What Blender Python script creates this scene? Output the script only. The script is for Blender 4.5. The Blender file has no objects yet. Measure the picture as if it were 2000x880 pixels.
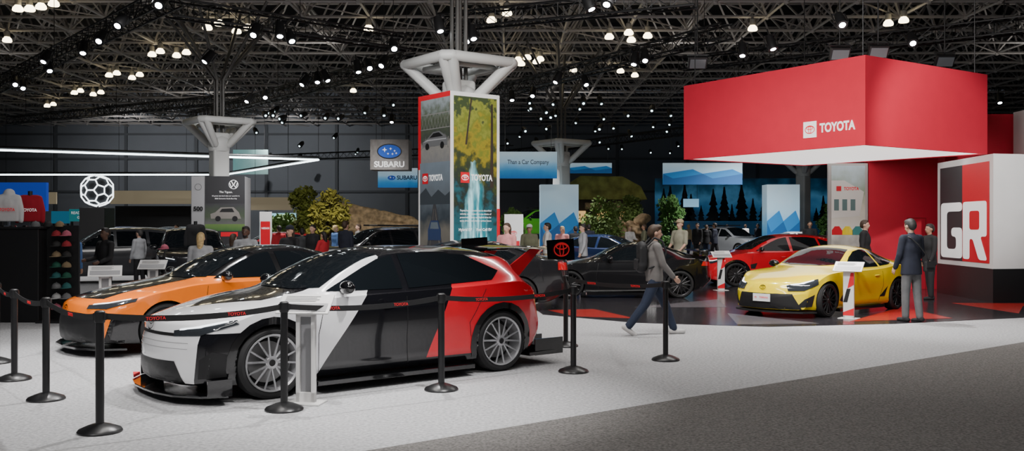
import bpy, bmesh, math, random
from mathutils import Vector as V, Matrix
from mathutils.bvhtree import BVHTree
R=math.radians; pi=math.pi; sin=math.sin; cos=math.cos
rnd=random.Random(7); C=bpy.context.scene.collection
F=1850.0; H=1.7
def G(px,py): d=F*H/(py-440); return V(((px-1000)*d/F,d,0))
def PZ(px,py,z): d=(z-H)*F/(440-py); return V(((px-1000)*d/F,d,z))
def PD(px,py,d): return V(((px-1000)*d/F,d,H+(440-py)*d/F))
# ---------------- materials
MC={}
def M(n,c=(.5,.5,.5),r=.5,m=0,e=0,coat=0,nz=0,ns=40,bump=0,ec=None):
    if n in MC: return MC[n]
    mt=bpy.data.materials.new(n); mt.use_nodes=True; nt=mt.node_tree; b=nt.nodes['Principled BSDF']
    b.inputs['Base Color'].default_value=(*c,1); b.inputs['Roughness'].default_value=r; b.inputs['Metallic'].default_value=m
    b.inputs['Coat Weight'].default_value=coat; b.inputs['Coat Roughness'].default_value=.04
    if e: b.inputs['Emission Color'].default_value=(*(ec or c),1); b.inputs['Emission Strength'].default_value=e
    if nz or bump:
        tc=nt.nodes.new('ShaderNodeTexCoord'); t=nt.nodes.new('ShaderNodeTexNoise'); t.inputs['Scale'].default_value=ns; t.inputs['Detail'].default_value=4
        nt.links.new(tc.outputs['Object'],t.inputs['Vector'])
        if nz:
            mr=nt.nodes.new('ShaderNodeMapRange'); mr.inputs[1].default_value=.3; mr.inputs[2].default_value=.7
            mr.inputs[3].default_value=1-nz; mr.inputs[4].default_value=1+nz; nt.links.new(t.outputs['Fac'],mr.inputs[0])
            hs=nt.nodes.new('ShaderNodeHueSaturation'); hs.inputs['Color'].default_value=(*c,1)
            nt.links.new(mr.outputs[0],hs.inputs['Value']); nt.links.new(hs.outputs[0],b.inputs['Base Color'])
        if bump:
            bp=nt.nodes.new('ShaderNodeBump'); bp.inputs['Strength'].default_value=bump; bp.inputs['Distance'].default_value=.02
            nt.links.new(t.outputs['Fac'],bp.inputs['Height']); nt.links.new(bp.outputs[0],b.inputs['Normal'])
    MC[n]=mt; return mt
def GRAD(n,stops,axis='Z',amt=.3,sc=4,r=.6,e=0,con=False):
    mt=M(n,(.5,.5,.5),r); nt=mt.node_tree; b=nt.nodes['Principled BSDF']
    tc=nt.nodes.new('ShaderNodeTexCoord'); sx=nt.nodes.new('ShaderNodeSeparateXYZ'); t=nt.nodes.new('ShaderNodeTexNoise')
    t.inputs['Scale'].default_value=sc; t.inputs['Detail'].default_value=6
    nt.links.new(tc.outputs['Generated'],sx.inputs[0]); nt.links.new(tc.outputs['Object'],t.inputs['Vector'])
    ma=nt.nodes.new('ShaderNodeMath'); ma.operation='MULTIPLY_ADD'; ma.inputs[1].default_value=amt
    nt.links.new(t.outputs['Fac'],ma.inputs[0]); nt.links.new(sx.outputs[axis],ma.inputs[2])
    m2=nt.nodes.new('ShaderNodeMath'); m2.operation='SUBTRACT'; m2.inputs[1].default_value=amt/2; nt.links.new(ma.outputs[0],m2.inputs[0])
    cr=nt.nodes.new('ShaderNodeValToRGB'); cr.name='ramp'; el=cr.color_ramp.elements
    if con: cr.color_ramp.interpolation='CONSTANT'
    while len(el)<len(stops): el.new(.5)
    for i,(p,c) in enumerate(stops): el[i].position=p; el[i].color=(*c,1)
    nt.links.new(m2.outputs[0],cr.inputs[0]); nt.links.new(cr.outputs[0],b.inputs['Base Color'])
    if e: nt.links.new(cr.outputs[0],b.inputs['Emission Color']); b.inputs['Emission Strength'].default_value=e
    return mt
class NX:  # tiny expression helper for livery materials
    def __init__(s,mt):
        s.nt=mt.node_tree; s.tc=tc=s.nt.nodes.new('ShaderNodeTexCoord'); sx=s.nt.nodes.new('ShaderNodeSeparateXYZ')
        s.nt.links.new(tc.outputs['Object'],sx.inputs[0]); s.x,s.y,s.z=sx.outputs; s.b=s.nt.nodes['Principled BSDF']
    def op(s,o,a,b=0):
        n=s.nt.nodes.new('ShaderNodeMath'); n.operation=o
        for i,v in enumerate((a,b)):
            if isinstance(v,(int,float)): n.inputs[i].default_value=v
            else: s.nt.links.new(v,n.inputs[i])
        return n.outputs[0]
    def lin(s,a,ka,b,kb,c): return s.op('ADD',s.op('ADD',s.op('MULTIPLY',a,ka),s.op('MULTIPLY',b,kb)),c)
    def gt(s,a,v): return s.op('GREATER_THAN',a,v)
    def lt(s,a,v): return s.op('LESS_THAN',a,v)
    def AND(s,*a):
        r=a[0]
        for q in a[1:]: r=s.op('MULTIPLY',r,q)
        return r
    def noise(s,scale,sc=1):
        mp=s.nt.nodes.new('ShaderNodeMapping'); mp.inputs['Scale'].default_value=scale; s.nt.links.new(s.tc.outputs['Object'],mp.inputs[0])
        t=s.nt.nodes.new('ShaderNodeTexNoise'); t.inputs['Scale'].default_value=sc; t.inputs['Detail'].default_value=5; s.nt.links.new(mp.outputs[0],t.inputs['Vector']); return t.outputs['Fac']
    def mix(s,f,c1,c2):
        n=s.nt.nodes.new('ShaderNodeMixRGB'); s.nt.links.new(f,n.inputs[0])
        for i,v in ((1,c1),(2,c2)):
            if isinstance(v,tuple): n.inputs[i].default_value=(*v,1)
            else: s.nt.links.new(v,n.inputs[i])
        return n.outputs[0]
    def out(s,c): s.nt.links.new(c,s.b.inputs['Base Color'])
BLK=M('black plastic',(.012,.012,.013),.45); GLB=M('gloss black',(.006,.006,.007),.12,coat=1)
GLS=M('dark glass',(.006,.008,.010),.04); GLS.node_tree.nodes['Principled BSDF'].inputs['IOR'].default_value=1.40
WHT=M('white',(.8,.8,.8),.5); WPL=M('white plastic',(.72,.71,.70),.35)
RED=M('red',(.66,.006,.02),.45); REDT=M('red lettering',(.80,.02,.03),.5,e=.15); TYR=M('tyre',(.015,.015,.016),.75)
SIL=M('silver alloy',(.55,.55,.57),.25,m=.6); DKM=M('dark alloy',(.03,.03,.032),.35,m=.6); GRM=M('disc metal',(.2,.2,.2),.35,m=.9)
LED=M('led lens',(.9,.95,1),.2,e=2.2); TLR=M('tail lens',(.5,.005,.01),.15,coat=1,e=.15); HLG=M('headlamp lens',(.03,.034,.04),.05,coat=1)
CHR=M('chrome',(.7,.7,.72),.12,m=1); STL=M('painted steel',(.50,.505,.495),.5); WEM=M('white lettering',(.9,.9,.9),.5,e=.3)
# ---------------- mesh builder
class MB:
    def __init__(s): s.v=[]; s.f=[]
    def add(s,vs,fs):
        n=len(s.v); s.v+=[V(p) for p in vs]; s.f+=[[i+n for i in f] for f in fs]; return s
    def box(s,c,d,rot=None):
        c=V(c); vs=[]
        for z in (-.5,.5):
            for x,y in ((-.5,-.5),(.5,-.5),(.5,.5),(-.5,.5)):
                p=V((x*d[0],y*d[1],z*d[2])); vs.append(c+(rot@p if rot else p))
        return s.add(vs,[[3,2,1,0],[4,5,6,7],[0,1,5,4],[1,2,6,5],[2,3,7,6],[3,0,4,7]])
    def rev(s,o,ax,prof,n=12,closed=False,ph=0):
        o=V(o); ax=V(ax).normalized(); u=ax.orthogonal().normalized(); w=ax.cross(u); vs=[]; fs=[]
        for a,r in prof:
            r=max(r,1e-4)
            for k in range(n):
                t=2*pi*k/n+ph; vs.append(o+ax*a+u*(r*cos(t))+w*(r*sin(t)))
        m=len(prof)
        for i in range(m if closed else m-1):
            j=(i+1)%m
            for k in range(n): fs.append([i*n+k,i*n+(k+1)%n,j*n+(k+1)%n,j*n+k])
        if not closed: fs+= [list(range(n))[::-1],[(m-1)*n+k for k in range(n)]]
        return s.add(vs,fs)
    def tube(s,p,q,r,r2=None,n=8,ph=0):
        p=V(p); q=V(q); return s.rev(p,q-p,[(0,r),((q-p).length,r if r2 is None else r2)],n,ph=ph)
    def cap(s,p,q,r1,r2=None,n=10):
        p=V(p); q=V(q); r2=r1 if r2 is None else r2; L=(q-p).length
        if L<1e-5: return s.ell(p,(r1,r1,r1))
        pr=[(-r1*cos(a),r1*sin(a)) for a in (.05,.5,1.0)]+[(0,r1),(L,r2)]+[(L+r2*cos(a),r2*sin(a)) for a in (1.0,.5,.05)]
        return s.rev(p,q-p,pr,n)
    def ell(s,c,r,n=12,m=8,rot=None):
        t=MB(); t.rev((0,0,0),(0,0,1),[(-cos(pi*i/m),sin(pi*i/m)) for i in range(m+1)],n); c=V(c)
        f=lambda p:V((p.x*r[0],p.y*r[1],p.z*r[2]))
        return s.add([c+(rot@f(p) if rot else f(p)) for p in t.v],t.f)
    def prism(s,poly,z0,z1,mat=None):
        n=len(poly); vs=[V((a,b,z0)) for a,b in poly]+[V((a,b,z1)) for a,b in poly]
        if mat: vs=[mat@p for p in vs]
        return s.add(vs,[list(range(n))[::-1],list(range(n,2*n))]+[[i,(i+1)%n,n+(i+1)%n,n+i] for i in range(n)])
    def ring(s,cx,cy,a,b,t,mat,z=.004,n=32):
        vs=[];
        for k in range(n):
            c,d=cos(2*pi*k/n),sin(2*pi*k/n); vs+=[mat@V((cx+a*c,cy+b*d,z)),mat@V((cx+(a-t)*c,cy+(b-t)*d,z))]
        return s.add(vs,[[2*k,2*((k+1)%n),2*((k+1)%n)+1,2*k+1] for k in range(n)])
def mesh(name,mb,mats,sm=0,fix=True):
    me=bpy.data.meshes.new(name); me.from_pydata(mb.v,[],mb.f)
    if fix:
        bm=bmesh.new(); bm.from_mesh(me); bmesh.ops.recalc_face_normals(bm,faces=bm.faces); bm.to_mesh(me); bm.free()
    for m in (mats if isinstance(mats,list) else [mats]): me.materials.append(m)
    if sm: me.shade_smooth(); me.set_sharp_from_angle(angle=R(sm if sm>1 else 40))
    return me
def part(name,mb,mat,par=None,sm=0,bev=0,fix=True,label=None):
    o=bpy.data.objects.new(name,mb if isinstance(mb,bpy.types.Mesh) else mesh(name,mb,mat,sm,fix)); C.objects.link(o)
    if par: o.parent=par
    if bev: b=o.modifiers.new('bevel','BEVEL'); b.width=bev; b.segments=2; b.limit_method='ANGLE'
    if label: o['label']=label
    return o
def tag(o,label,cat,group=None,kind=None):
    if label: o['label']=label
    if cat: o['category']=cat
    if group: o['group']=group
    if kind: o['kind']=kind
    return o
def thing(name,label,cat,loc=(0,0,0),rz=0,group=None):
    o=bpy.data.objects.new(name,None); C.objects.link(o); o.location=loc; o.rotation_euler=(0,0,rz); o.empty_display_size=.1
    return tag(o,label,cat,group)
def struct(name,mb,mat,**k): return tag(part(name,mb,mat,**k),None,None,kind='structure')
def dup(o,loc=None,rot=None,label=None,par=None):
    c=o.copy(); C.objects.link(c); c.parent=par
    if loc is not None: c.location=loc
    if rot is not None: c.rotation_euler=rot
    if label: c['label']=label
    for ch in list(o.children): dup(ch,par=c)
    return c
def evalmesh(o):
    bpy.context.view_layer.update(); dg=bpy.context.evaluated_depsgraph_get(); return bpy.data.meshes.new_from_object(o.evaluated_get(dg))
def remesh(o,v,it=4):
    m=o.modifiers.new('remesh','REMESH'); m.mode='VOXEL'; m.voxel_size=v; m.use_smooth_shade=True
    s_=o.modifiers.new('smooth','SMOOTH'); s_.factor=.5; s_.iterations=it
def rpoly(pts,r,n=4):
    out=[]; m=len(pts)
    for i in range(m):
        a,b,c=V(pts[i-1]),V(pts[i]),V(pts[(i+1)%m]); p=b+(a-b)*min(r/(a-b).length,.48); q=b+(c-b)*min(r/(c-b).length,.48)
        for k in range(n+1): t=k/n; out.append(tuple(p*(1-t)**2+b*2*t*(1-t)+q*t*t))
    return out
TXT={}
def textmesh(s,size,bold,mat):
    k=(s,size,bold,mat.name)
    if k in TXT: return TXT[k]
    cu=bpy.data.curves.new('lettering','FONT'); cu.body=s; cu.size=size; cu.align_x='CENTER'; cu.align_y='CENTER'; cu.offset=bold*size; cu.extrude=.0015
    o=bpy.data.objects.new('t',cu); C.objects.link(o); me=evalmesh(o); bpy.data.objects.remove(o); bpy.data.curves.remove(cu)
    me.name='lettering'; me.materials.clear(); me.materials.append(mat); TXT[k]=me; return me
class Face:
    def __init__(s,par,o,u,n):
        u=V(u).normalized(); n=V(n).normalized(); v=n.cross(u)
        s.m=Matrix(((u.x,v.x,n.x,o[0]),(u.y,v.y,n.y,o[1]),(u.z,v.z,n.z,o[2]),(0,0,0,1))); s.par=par
    def poly(s,name,pts,mat,z=.004,par=None):
        mb=MB(); mb.add([s.m@V((a,b,z)) for a,b in pts],[list(range(len(pts)))]); return part(name,mb,mat,par or s.par,fix=False)
    def rect(s,name,a0,a1,b0,b1,mat,z=.004,par=None): return s.poly(name,[(a0,b0),(a1,b0),(a1,b1),(a0,b1)],mat,z,par)
    def text(s,t,a,b,size,mat,bold=.02,z=.012,w=None,name='lettering',par=None):
        me=textmesh(t,size,bold,mat); xs=[v.co.x for v in me.vertices]; sx=w/(max(xs)-min(xs)) if w else 1
        o=part(name,me,None,par or s.par); o.matrix_local=s.m@Matrix.Translation((a,b,z))@Matrix.Diagonal((sx,1,1,1)); return o
    def emblem(s,a,b,w,mat,z=.01,name='emblem',par=None):
        mb=MB(); h=w*.68; t=w*.065
        mb.ring(a,b,w/2,h/2,t,s.m,z); mb.ring(a,b-.02*w,w*.15,h*.47,t*.9,s.m,z+.001); mb.ring(a,b+h*.2,w*.36,h*.22,t*.9,s.m,z+.001)
        return part(name,mb,mat,par or s.par,fix=False)
# ---------------- setting
carpet=M('pale carpet',(.40,.40,.41),.95,nz=.3,ns=30,bump=.6)
dcar=M('dark carpet',(.14,.133,.127),.95,nz=.5,ns=45,bump=.4)
stage=M('stage vinyl',(.03,.027,.031),.16,nz=.25,ns=4)
def slab(name,pts,mat,z,th=.02): return struct(name,MB().prism([(p[0],p[1]) for p in pts],z-th,z),mat)
slab('floor',[(-48,-4),(48,-4),(48,81),(-48,81)],carpet,0,.2)
a=G(720,880); b=G(2000,668); dv=(b-a)
slab('floor',[a-dv*.75,b+dv*1.2,(40,b.y+dv.y*1.2),(40,-3.9),(-3,-3.9)],dcar,.006,.006)
slab('floor',[G(1040,600),G(1060,614),G(1240,630),G(1500,638),G(1750,632),G(2000,620),(20,17.5),(20,31),(2,31)],stage,.008,.008)
ora=M('floor red graphic',(.38,.022,.018),.25); gry=M('floor grey graphic',(.12,.11,.12),.25)
slab('floor',[G(1860,592),G(1990,612),G(1998,598),(11.9,20.6)],ora,.011,.003)
slab('floor',[G(1070,606),G(1160,604),G(1240,622),G(1120,618)],ora,.011,.003)
slab('floor',[G(1660,628),G(1760,600),G(1860,622)],ora,.011,.003)
slab('floor',[G(1420,612),G(1440,634),G(1600,632)],gry,.011,.003)
slab('floor',[G(1240,600),G(1400,585),G(1420,600)],gry,.011,.003)
slab('floor',[(-48,34),(48,34),(48,80.9),(-48,80.9)],M('hall aisle carpet',(.06,.06,.065),.9,nz=.2,ns=5),.006,.006)
wallm=M('back wall grey',(.20,.22,.25),.8,nz=.06,ns=.5)
struct('wall_back',MB().box((0,81.2,6.5),(96,.3,13)),wallm)
struct('wall_left',MB().box((-48.2,38,6.5),(.3,86,13)),M('side wall',(.05,.05,.055),.8,nz=.1,ns=.5))
struct('wall_right',MB().box((48.2,38,6.5),(.3,86,13)),MC['side wall'])
struct('ceiling',MB().box((0,46,13.4),(96,70,.2)),M('ceiling deck',(.012,.012,.013),.9,nz=.2,ns=1))
mb=MB()
for k in range(16): mb.box((-45+6*k,81,6.4),(.25,.2,9))
for z in (4.6,7.4,9.5): mb.box((0,80.98,z),(96,.15,.18))
struct('trim_1',mb,M('wall ribs',(.10,.11,.125),.7))
mb=MB(); step=2.7; xs=[-49+step*i for i in range(37)]; ys=[17+step*i for i in range(24)]; zl,zu=10.2,12.3
for i,x in enumerate(xs):
    for j,y in enumerate(ys):
        if abs(x)>(y*.62+5): continue
        p=V((x,y,zl)); q=V((x+step/2,y+step/2,zu))
        mb.tube(p,p+V((step,0,0)),.065,n=5); mb.tube(p,p+V((0,step,0)),.065,n=5)
        mb.tube(q,q+V((step,0,0)),.055,n=4); mb.tube(q,q+V((0,step,0)),.055,n=4)
        for ax,ay in ((0,0),(1,0),(0,1),(1,1)): mb.tube(q,p+V((ax*step,ay*step,0)),.05,n=4)
        mb.ell(p,(.14,.14,.14),6,4)
        if (i+j)%2==0: mb.tube(p,p+V((step,step,0)),.035,n=4)
struct('ceiling',mb,M('space frame',(.36,.34,.325),.5),fix=False)
# ---------------- lamps
glow=M('warm lamp bowl',(1,.84,.52),.4,e=9)
proto=thing('ceiling_lamp','warm white bowl lamp hanging under the ceiling space frame','lamp',group='warm bowl lamps under the ceiling frame')
part('lamp_bowl',MB().rev((0,0,0),(0,0,1),[(0,.17),(.04,.20),(.13,.18),(.22,.10)],14),glow,proto,sm=50)
part('ballast',MB().rev((0,0,.22),(0,0,1),[(0,.12),(.24,.12),(.30,.05),(.62,.02)],10),M('ballast',(.25,.24,.22),.5),proto,sm=40)
hb=[(80,18),(105,12),(14,82),(35,22),(58,22),(405,58),(428,50),(462,65),(485,58),(297,110),(313,104),(345,112),(364,106),(213,150),(228,146),(258,155),(273,149),(145,184),(157,180),(182,187),(197,183),(92,209),(104,206),(1012,120),(1030,116),(1048,124),(1190,76),(1228,68),(1233,82),(1265,74),(960,44),(990,30),(1018,128),(1055,119),(1212,142),(1240,150),(1470,60),(1735,50),(1765,44),(690,180),(1120,140),(720,60)]
for i,(px,py) in enumerate(hb):
    p=PZ(px,py,9.6)
    if i==0: proto.location=p
    else: dup(proto,p)
house=M('lamp housing',(.012,.012,.013),.5)
sproto=thing('spotlight','black stage spotlight with bright white lens clamped on a truss','spotlight',group='stage spotlights on the near trusses')
part('housing',MB().rev((0,0,0),(0,0,1),[(-.02,.13),(.0,.135),(.2,.12),(.38,.10),(.42,.05)],14),house,sproto,sm=40)
part('lens',MB().rev((0,0,-.022),(0,0,1),[(0,.075),(.01,.075)],14),M('spot lens',(.92,.97,1),.3,e=32),sproto)
part('yoke',MB().box((.16,0,.25),(.02,.05,.3)).box((-.16,0,.25),(.02,.05,.3)).box((0,0,.4),(.34,.05,.02)).tube((0,0,.4),(0,0,.6),.02),house,sproto)
spots=[(45,172),(97,138),(162,103),(193,80),(310,10),(30,165),(482,198),(518,190),(590,165),(620,160),(640,157),(700,140),(722,133),(745,128),(495,68),(547,70),(570,80),(770,95),(1000,195),(1040,187),(1145,165),(1238,125),(1260,118),(912,80),(925,75),(1155,17),(1185,8),(1645,48),(1783,84),(1450,108),(1510,95),(1953,200),(765,238),(1085,160),(85,120),(230,50),(400,120),(860,60)]
first=True
for px,py in spots:
    p=PZ(px,py,6.4); rt=(R(rnd.uniform(-48,-15)),R(rnd.uniform(-30,30)),0)
    if first: sproto.location=p; sproto.rotation_euler=rt; first=False
    else: dup(sproto,p,rt)
far=thing('spotlight','tiny bright spotlight in the dark cluster above the far stands','spotlight',group='far spotlights above the distant stands')
part('housing',MB().rev((0,0,0),(0,0,1),[(0,.13),(.3,.11),(.4,.05)],8),house,far); part('lens',MB().rev((0,0,-.015),(0,0,1),[(0,.05),(.01,.05)],8),M('far lens',(.7,.95,1),.3,e=6),far)
first=True
for (x0,x1,y0,y1,n) in ((500,720,215,320,16),(990,1330,200,300,38),(640,800,200,260,4)):
    for k in range(n):
        p=PZ(rnd.uniform(x0,x1),rnd.uniform(y0,y1),rnd.uniform(5.8,7.2)); rt=(R(rnd.uniform(-70,-30)),0,R(rnd.uniform(-40,40)))
        if p.y>79: continue
        if first: far.location=p; far.rotation_euler=rt; first=False
        else: dup(far,p,rt)
trm=M('black truss',(.012,.012,.013),.45,m=.2)
def truss(p,q,label,s=.42):
    p=V(p); q=V(q); d=(q-p); L=d.length; u=d.normalized(); w=V((0,0,1)).cross(u).normalized()*s/2; z=V((0,0,s/2)); mb=MB()
    cs=[w+z,w-z,-w-z,-w+z]
    for c in cs: mb.tube(p+c,q+c,.03,n=6)
    n=int(L/.55)
    for k in range(n):
        a=p+u*(L*k/n); b=p+u*(L*(k+1)/n)
        for i in range(4): mb.tube(a+cs[i],b+cs[(i+1)%4],.014,n=4)
        for i in range(4): mb.tube(a+cs[i],a+cs[(i+1)%4],.012,n=4)
    for t in (.08,.5,.92): c=p+u*L*t; mb.tube(c+z,V((c.x,c.y,10.02)),.012,n=4)
    tag(part('lighting_truss',mb,trm,fix=False),label,'truss')
for a,b,z,l in (((-30,180),(340,-8),7.2,'black lighting truss slanting down from top left over the merchandise stand'),
 ((375,228),(800,115),7.2,'black lighting truss running from behind the left column toward the printed column'),
 ((330,15),(800,85),7.2,'black lighting truss with three spotlights high above the pale banner column'),
 ((880,205),(1420,60),7.2,'black lighting truss slanting behind the tall printed column toward the red canopy'),
 ((1330,125),(2030,45),7.4,'long black lighting truss just above the big red canopy'),
 ((860,45),(1360,-5),7.2,'black lighting truss crossing right over the top of the printed column'),
 ((530,308),(1000,290),6.6,'distant black truss behind the wooden hanging sign'),
 ((990,300),(1500,235),6.8,'distant black truss above the long pale blue banner'),
 ((20,235),(480,190),8.2,'distant black truss above the white light outline')):
    truss(PZ(*a,z),PZ(*b,z),l)
for px,py,l in ((1640,104,'flat black floodlight above the left face of the red canopy'),(1845,118,'flat black floodlight above the right face of the red canopy'),(1715,100,'flat black floodlight above the corner of the red canopy'),(1362,122,'flat black floodlight above the far left end of the red canopy')):
    p=PZ(px,py,6.1); t=thing('floodlight',l,'floodlight',p); rr=Matrix.Rotation(R(35),3,'X')
    part('housing',MB().box((0,0,0),(.5,.12,.34),rr),house,t,bev=.02); part('bracket',MB().tube((0,0,.1),(0,0,4.02),.02).box((0,0,.2),(.56,.04,.03)),house,t)
    part('lens',MB().box((0,-.05,-.045),(.42,.02,.26),rr),M('flood lens',(.1,.11,.12),.2,e=.15),t)
# ---------------- cars
def pchip(pts):
    pts=sorted(pts); X=[p[0] for p in pts]; Y=[p[1] for p in pts]; n=len(X)
    d=[(Y[i+1]-Y[i])/(X[i+1]-X[i]) for i in range(n-1)]; m=[d[0]]+[0 if d[i-1]*d[i]<=0 else 2*d[i-1]*d[i]/(d[i-1]+d[i]) for i in range(1,n-1)]+[d[-1]]
    def f(x):
        x=min(max(x,X[0]),X[-1]); i=0
        while i<n-2 and x>X[i+1]: i+=1
        h=X[i+1]-X[i]; t=(x-X[i])/h
        return (2*t**3-3*t*t+1)*Y[i]+(t**3-2*t*t+t)*h*m[i]+(-2*t**3+3*t*t)*Y[i+1]+(t**3-t*t)*h*m[i+1]
    return f
ss=lambda t:(lambda q:q*q*(3-2*q))(min(max(t,0),1))
SP={}
SP['crossover']=dict(wb=2.85,wr=.355,arch=.385,nc=.38,tc=.22,
 top=[(2.30,.62),(2.295,.71),(2.26,.765),(2.1,.82),(1.9,.875),(1.4,.97),(1.0,1.04),(.55,1.26),(.2,1.40),(-.1,1.455),(-.5,1.47),(-1.0,1.46),(-1.5,1.415),(-1.72,1.36),(-1.93,1.17),(-2.05,1.05),(-2.13,.98),(-2.2,.75),(-2.22,.6)],
 sh=[(2.3,.58),(2.26,.70),(2.1,.765),(1.5,.88),(1.0,.95),(0,.98),(-1,1.01),(-1.7,1.04),(-2.1,.95),(-2.22,.58)],
 hw=[(2.3,.82),(2.1,.88),(1.5,.93),(.9,.91),(0,.91),(-1.4,.94),(-2,.89),(-2.22,.82)],
 rw=[(2.3,.6),(2.2,.7),(1.4,.75),(1,.73),(.5,.68),(0,.64),(-1,.62),(-1.6,.59),(-2,.63),(-2.22,.65)],
 bot=[(2.3,.19),(2.2,.16),(1.8,.15),(-1.8,.17),(-2.1,.24),(-2.22,.36)],
 win=[[(.80,1.02),(.32,1.25),(.12,1.335),(-.07,1.375),(-.09,1.02)],[(-.17,1.02),(-.15,1.385),(-.6,1.39),(-1.05,1.36),(-1.45,1.17),(-1.3,1.07)]],
 ws=(1.02,.10,.70,.56),rg=(-1.68,-2.03,.48,.54),
 seams=[[(.86,.95),(.93,.6),(.92,.22)],[(-.12,1.0),(-.13,.5),(-.15,.22)],[(-1.22,1.04),(-1.05,.75),(-.95,.6),(-.97,.45)]],hand=[(.12,.84),(-.85,.88)])
SP['sedan']=dict(wb=2.83,wr=.34,arch=.37,nc=.42,tc=.3,
 top=[(2.40,.54),(2.385,.66),(2.3,.72),(1.9,.82),(1.3,.92),(.95,.98),(.4,1.24),(.05,1.36),(-.3,1.41),(-.7,1.41),(-1.2,1.32),(-1.75,1.14),(-2.0,1.08),(-2.4,1.06),(-2.5,.9),(-2.52,.6)],
 sh=[(2.4,.5),(2.28,.66),(1.4,.83),(.9,.9),(0,.92),(-1.2,.97),(-2,1.),(-2.4,.98),(-2.52,.55)],
 hw=[(2.4,.82),(2.1,.88),(1.4,.92),(.8,.90),(0,.9),(-1.4,.925),(-2.2,.87),(-2.52,.78)],
 rw=[(2.4,.55),(2.2,.68),(1.3,.74),(.9,.72),(.3,.64),(-.3,.58),(-1,.56),(-1.6,.6),(-2,.7),(-2.52,.65)],
 bot=[(2.4,.18),(2.2,.16),(1.8,.15),(-1.9,.17),(-2.3,.25),(-2.52,.4)],
 win=[[(.72,.97),(.25,1.2),(.02,1.285),(-.2,1.32),(-.24,.97)],[(-.32,.97),(-.29,1.325),(-.7,1.32),(-1.,1.265),(-1.36,1.11),(-1.22,1.03)]],
 ws=(.98,.06,.68,.54),rg=(-1.12,-1.78,.48,.58),
 seams=[[(.84,.88),(.9,.55),(.88,.22)],[(-.28,.95),(-.3,.22)],[(-1.3,1.0),(-1.05,.7),(-1.0,.45)]],hand=[(-.05,.8),(-1.,.84)])
SP['coupe']=dict(wb=2.575,wr=.325,arch=.355,nc=.42,tc=.3,
 top=[(2.12,.50),(2.10,.61),(2.02,.67),(1.6,.78),(1.,.88),(.72,.93),(.3,1.13),(-.05,1.27),(-.35,1.31),(-.7,1.295),(-1.2,1.16),(-1.6,1.03),(-1.8,.985),(-2.05,1.),(-2.12,.9),(-2.14,.55)],
 sh=[(2.12,.46),(2.0,.61),(1.3,.8),(.7,.83),(0,.83),(-.7,.85),(-1.2,.9),(-1.8,.92),(-2.1,.85),(-2.14,.5)],
 hw=[(2.12,.76),(1.8,.84),(1.3,.89),(.3,.855),(-.4,.86),(-1.25,.915),(-1.8,.87),(-2.14,.76)],
 rw=[(2.12,.5),(1.9,.62),(1.2,.7),(.7,.68),(.2,.58),(-.3,.52),(-.9,.5),(-1.4,.56),(-1.8,.66),(-2.14,.62)],
 bot=[(2.12,.16),(1.9,.14),(1.6,.13),(-1.6,.15),(-1.95,.22),(-2.14,.38)],
 win=[[(.52,.88),(.15,1.09),(-.08,1.185),(-.35,1.225),(-.58,1.22),(-.62,.89)],[(-.68,.9),(-.65,1.215),(-.85,1.18),(-1.12,1.06),(-1.2,.98),(-.98,.92)]],
 ws=(.74,-.04,.62,.48),rg=(-.78,-1.5,.44,.54),
 seams=[[(.62,.82),(.68,.5),(.62,.22)],[(-.68,.86),(-.72,.5),(-.6,.22)]],hand=[(-.5,.72)])
SP['hatch']=dict(wb=2.64,wr=.335,arch=.365,nc=.4,tc=.25,
 top=[(2.2,.52),(2.17,.70),(2.08,.77),(1.6,.9),(1.05,.99),(.5,1.26),(.15,1.4),(-.3,1.46),(-.9,1.45),(-1.55,1.37),(-1.72,1.27),(-1.98,.98),(-2.08,.8),(-2.1,.5)],
 sh=[(2.2,.48),(2.05,.69),(1.4,.86),(.9,.93),(0,.95),(-1.2,1.01),(-1.8,1.02),(-2.02,.85),(-2.1,.46)],
 hw=[(2.2,.78),(1.9,.87),(1.3,.92),(.7,.89),(-.4,.89),(-1.3,.93),(-1.8,.88),(-2.1,.78)],
 rw=[(2.2,.55),(2.,.68),(1.2,.74),(.9,.72),(.4,.65),(-.2,.6),(-1.,.58),(-1.6,.56),(-2.1,.65)],
 bot=[(2.2,.2),(2.,.16),(1.6,.15),(-1.5,.17),(-1.9,.24),(-2.1,.36)],
 win=[[(.74,.99),(.25,1.24),(.04,1.325),(-.2,1.37),(-.24,.99)],[(-.32,.99),(-.29,1.375),(-.8,1.375),(-1.05,1.34),(-1.1,1.04)],[(-1.16,1.05),(-1.12,1.33),(-1.4,1.25),(-1.5,1.12)]],
 ws=(1.0,.06,.68,.55),rg=(-1.6,-1.95,.5,.54),
 seams=[[(.84,.9),(.9,.55),(.88,.22)],[(-.28,.95),(-.3,.22)],[(-1.15,1.),(-1.,.7),(-.95,.45)]],hand=[(-.05,.82),(-.95,.87)])
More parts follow.
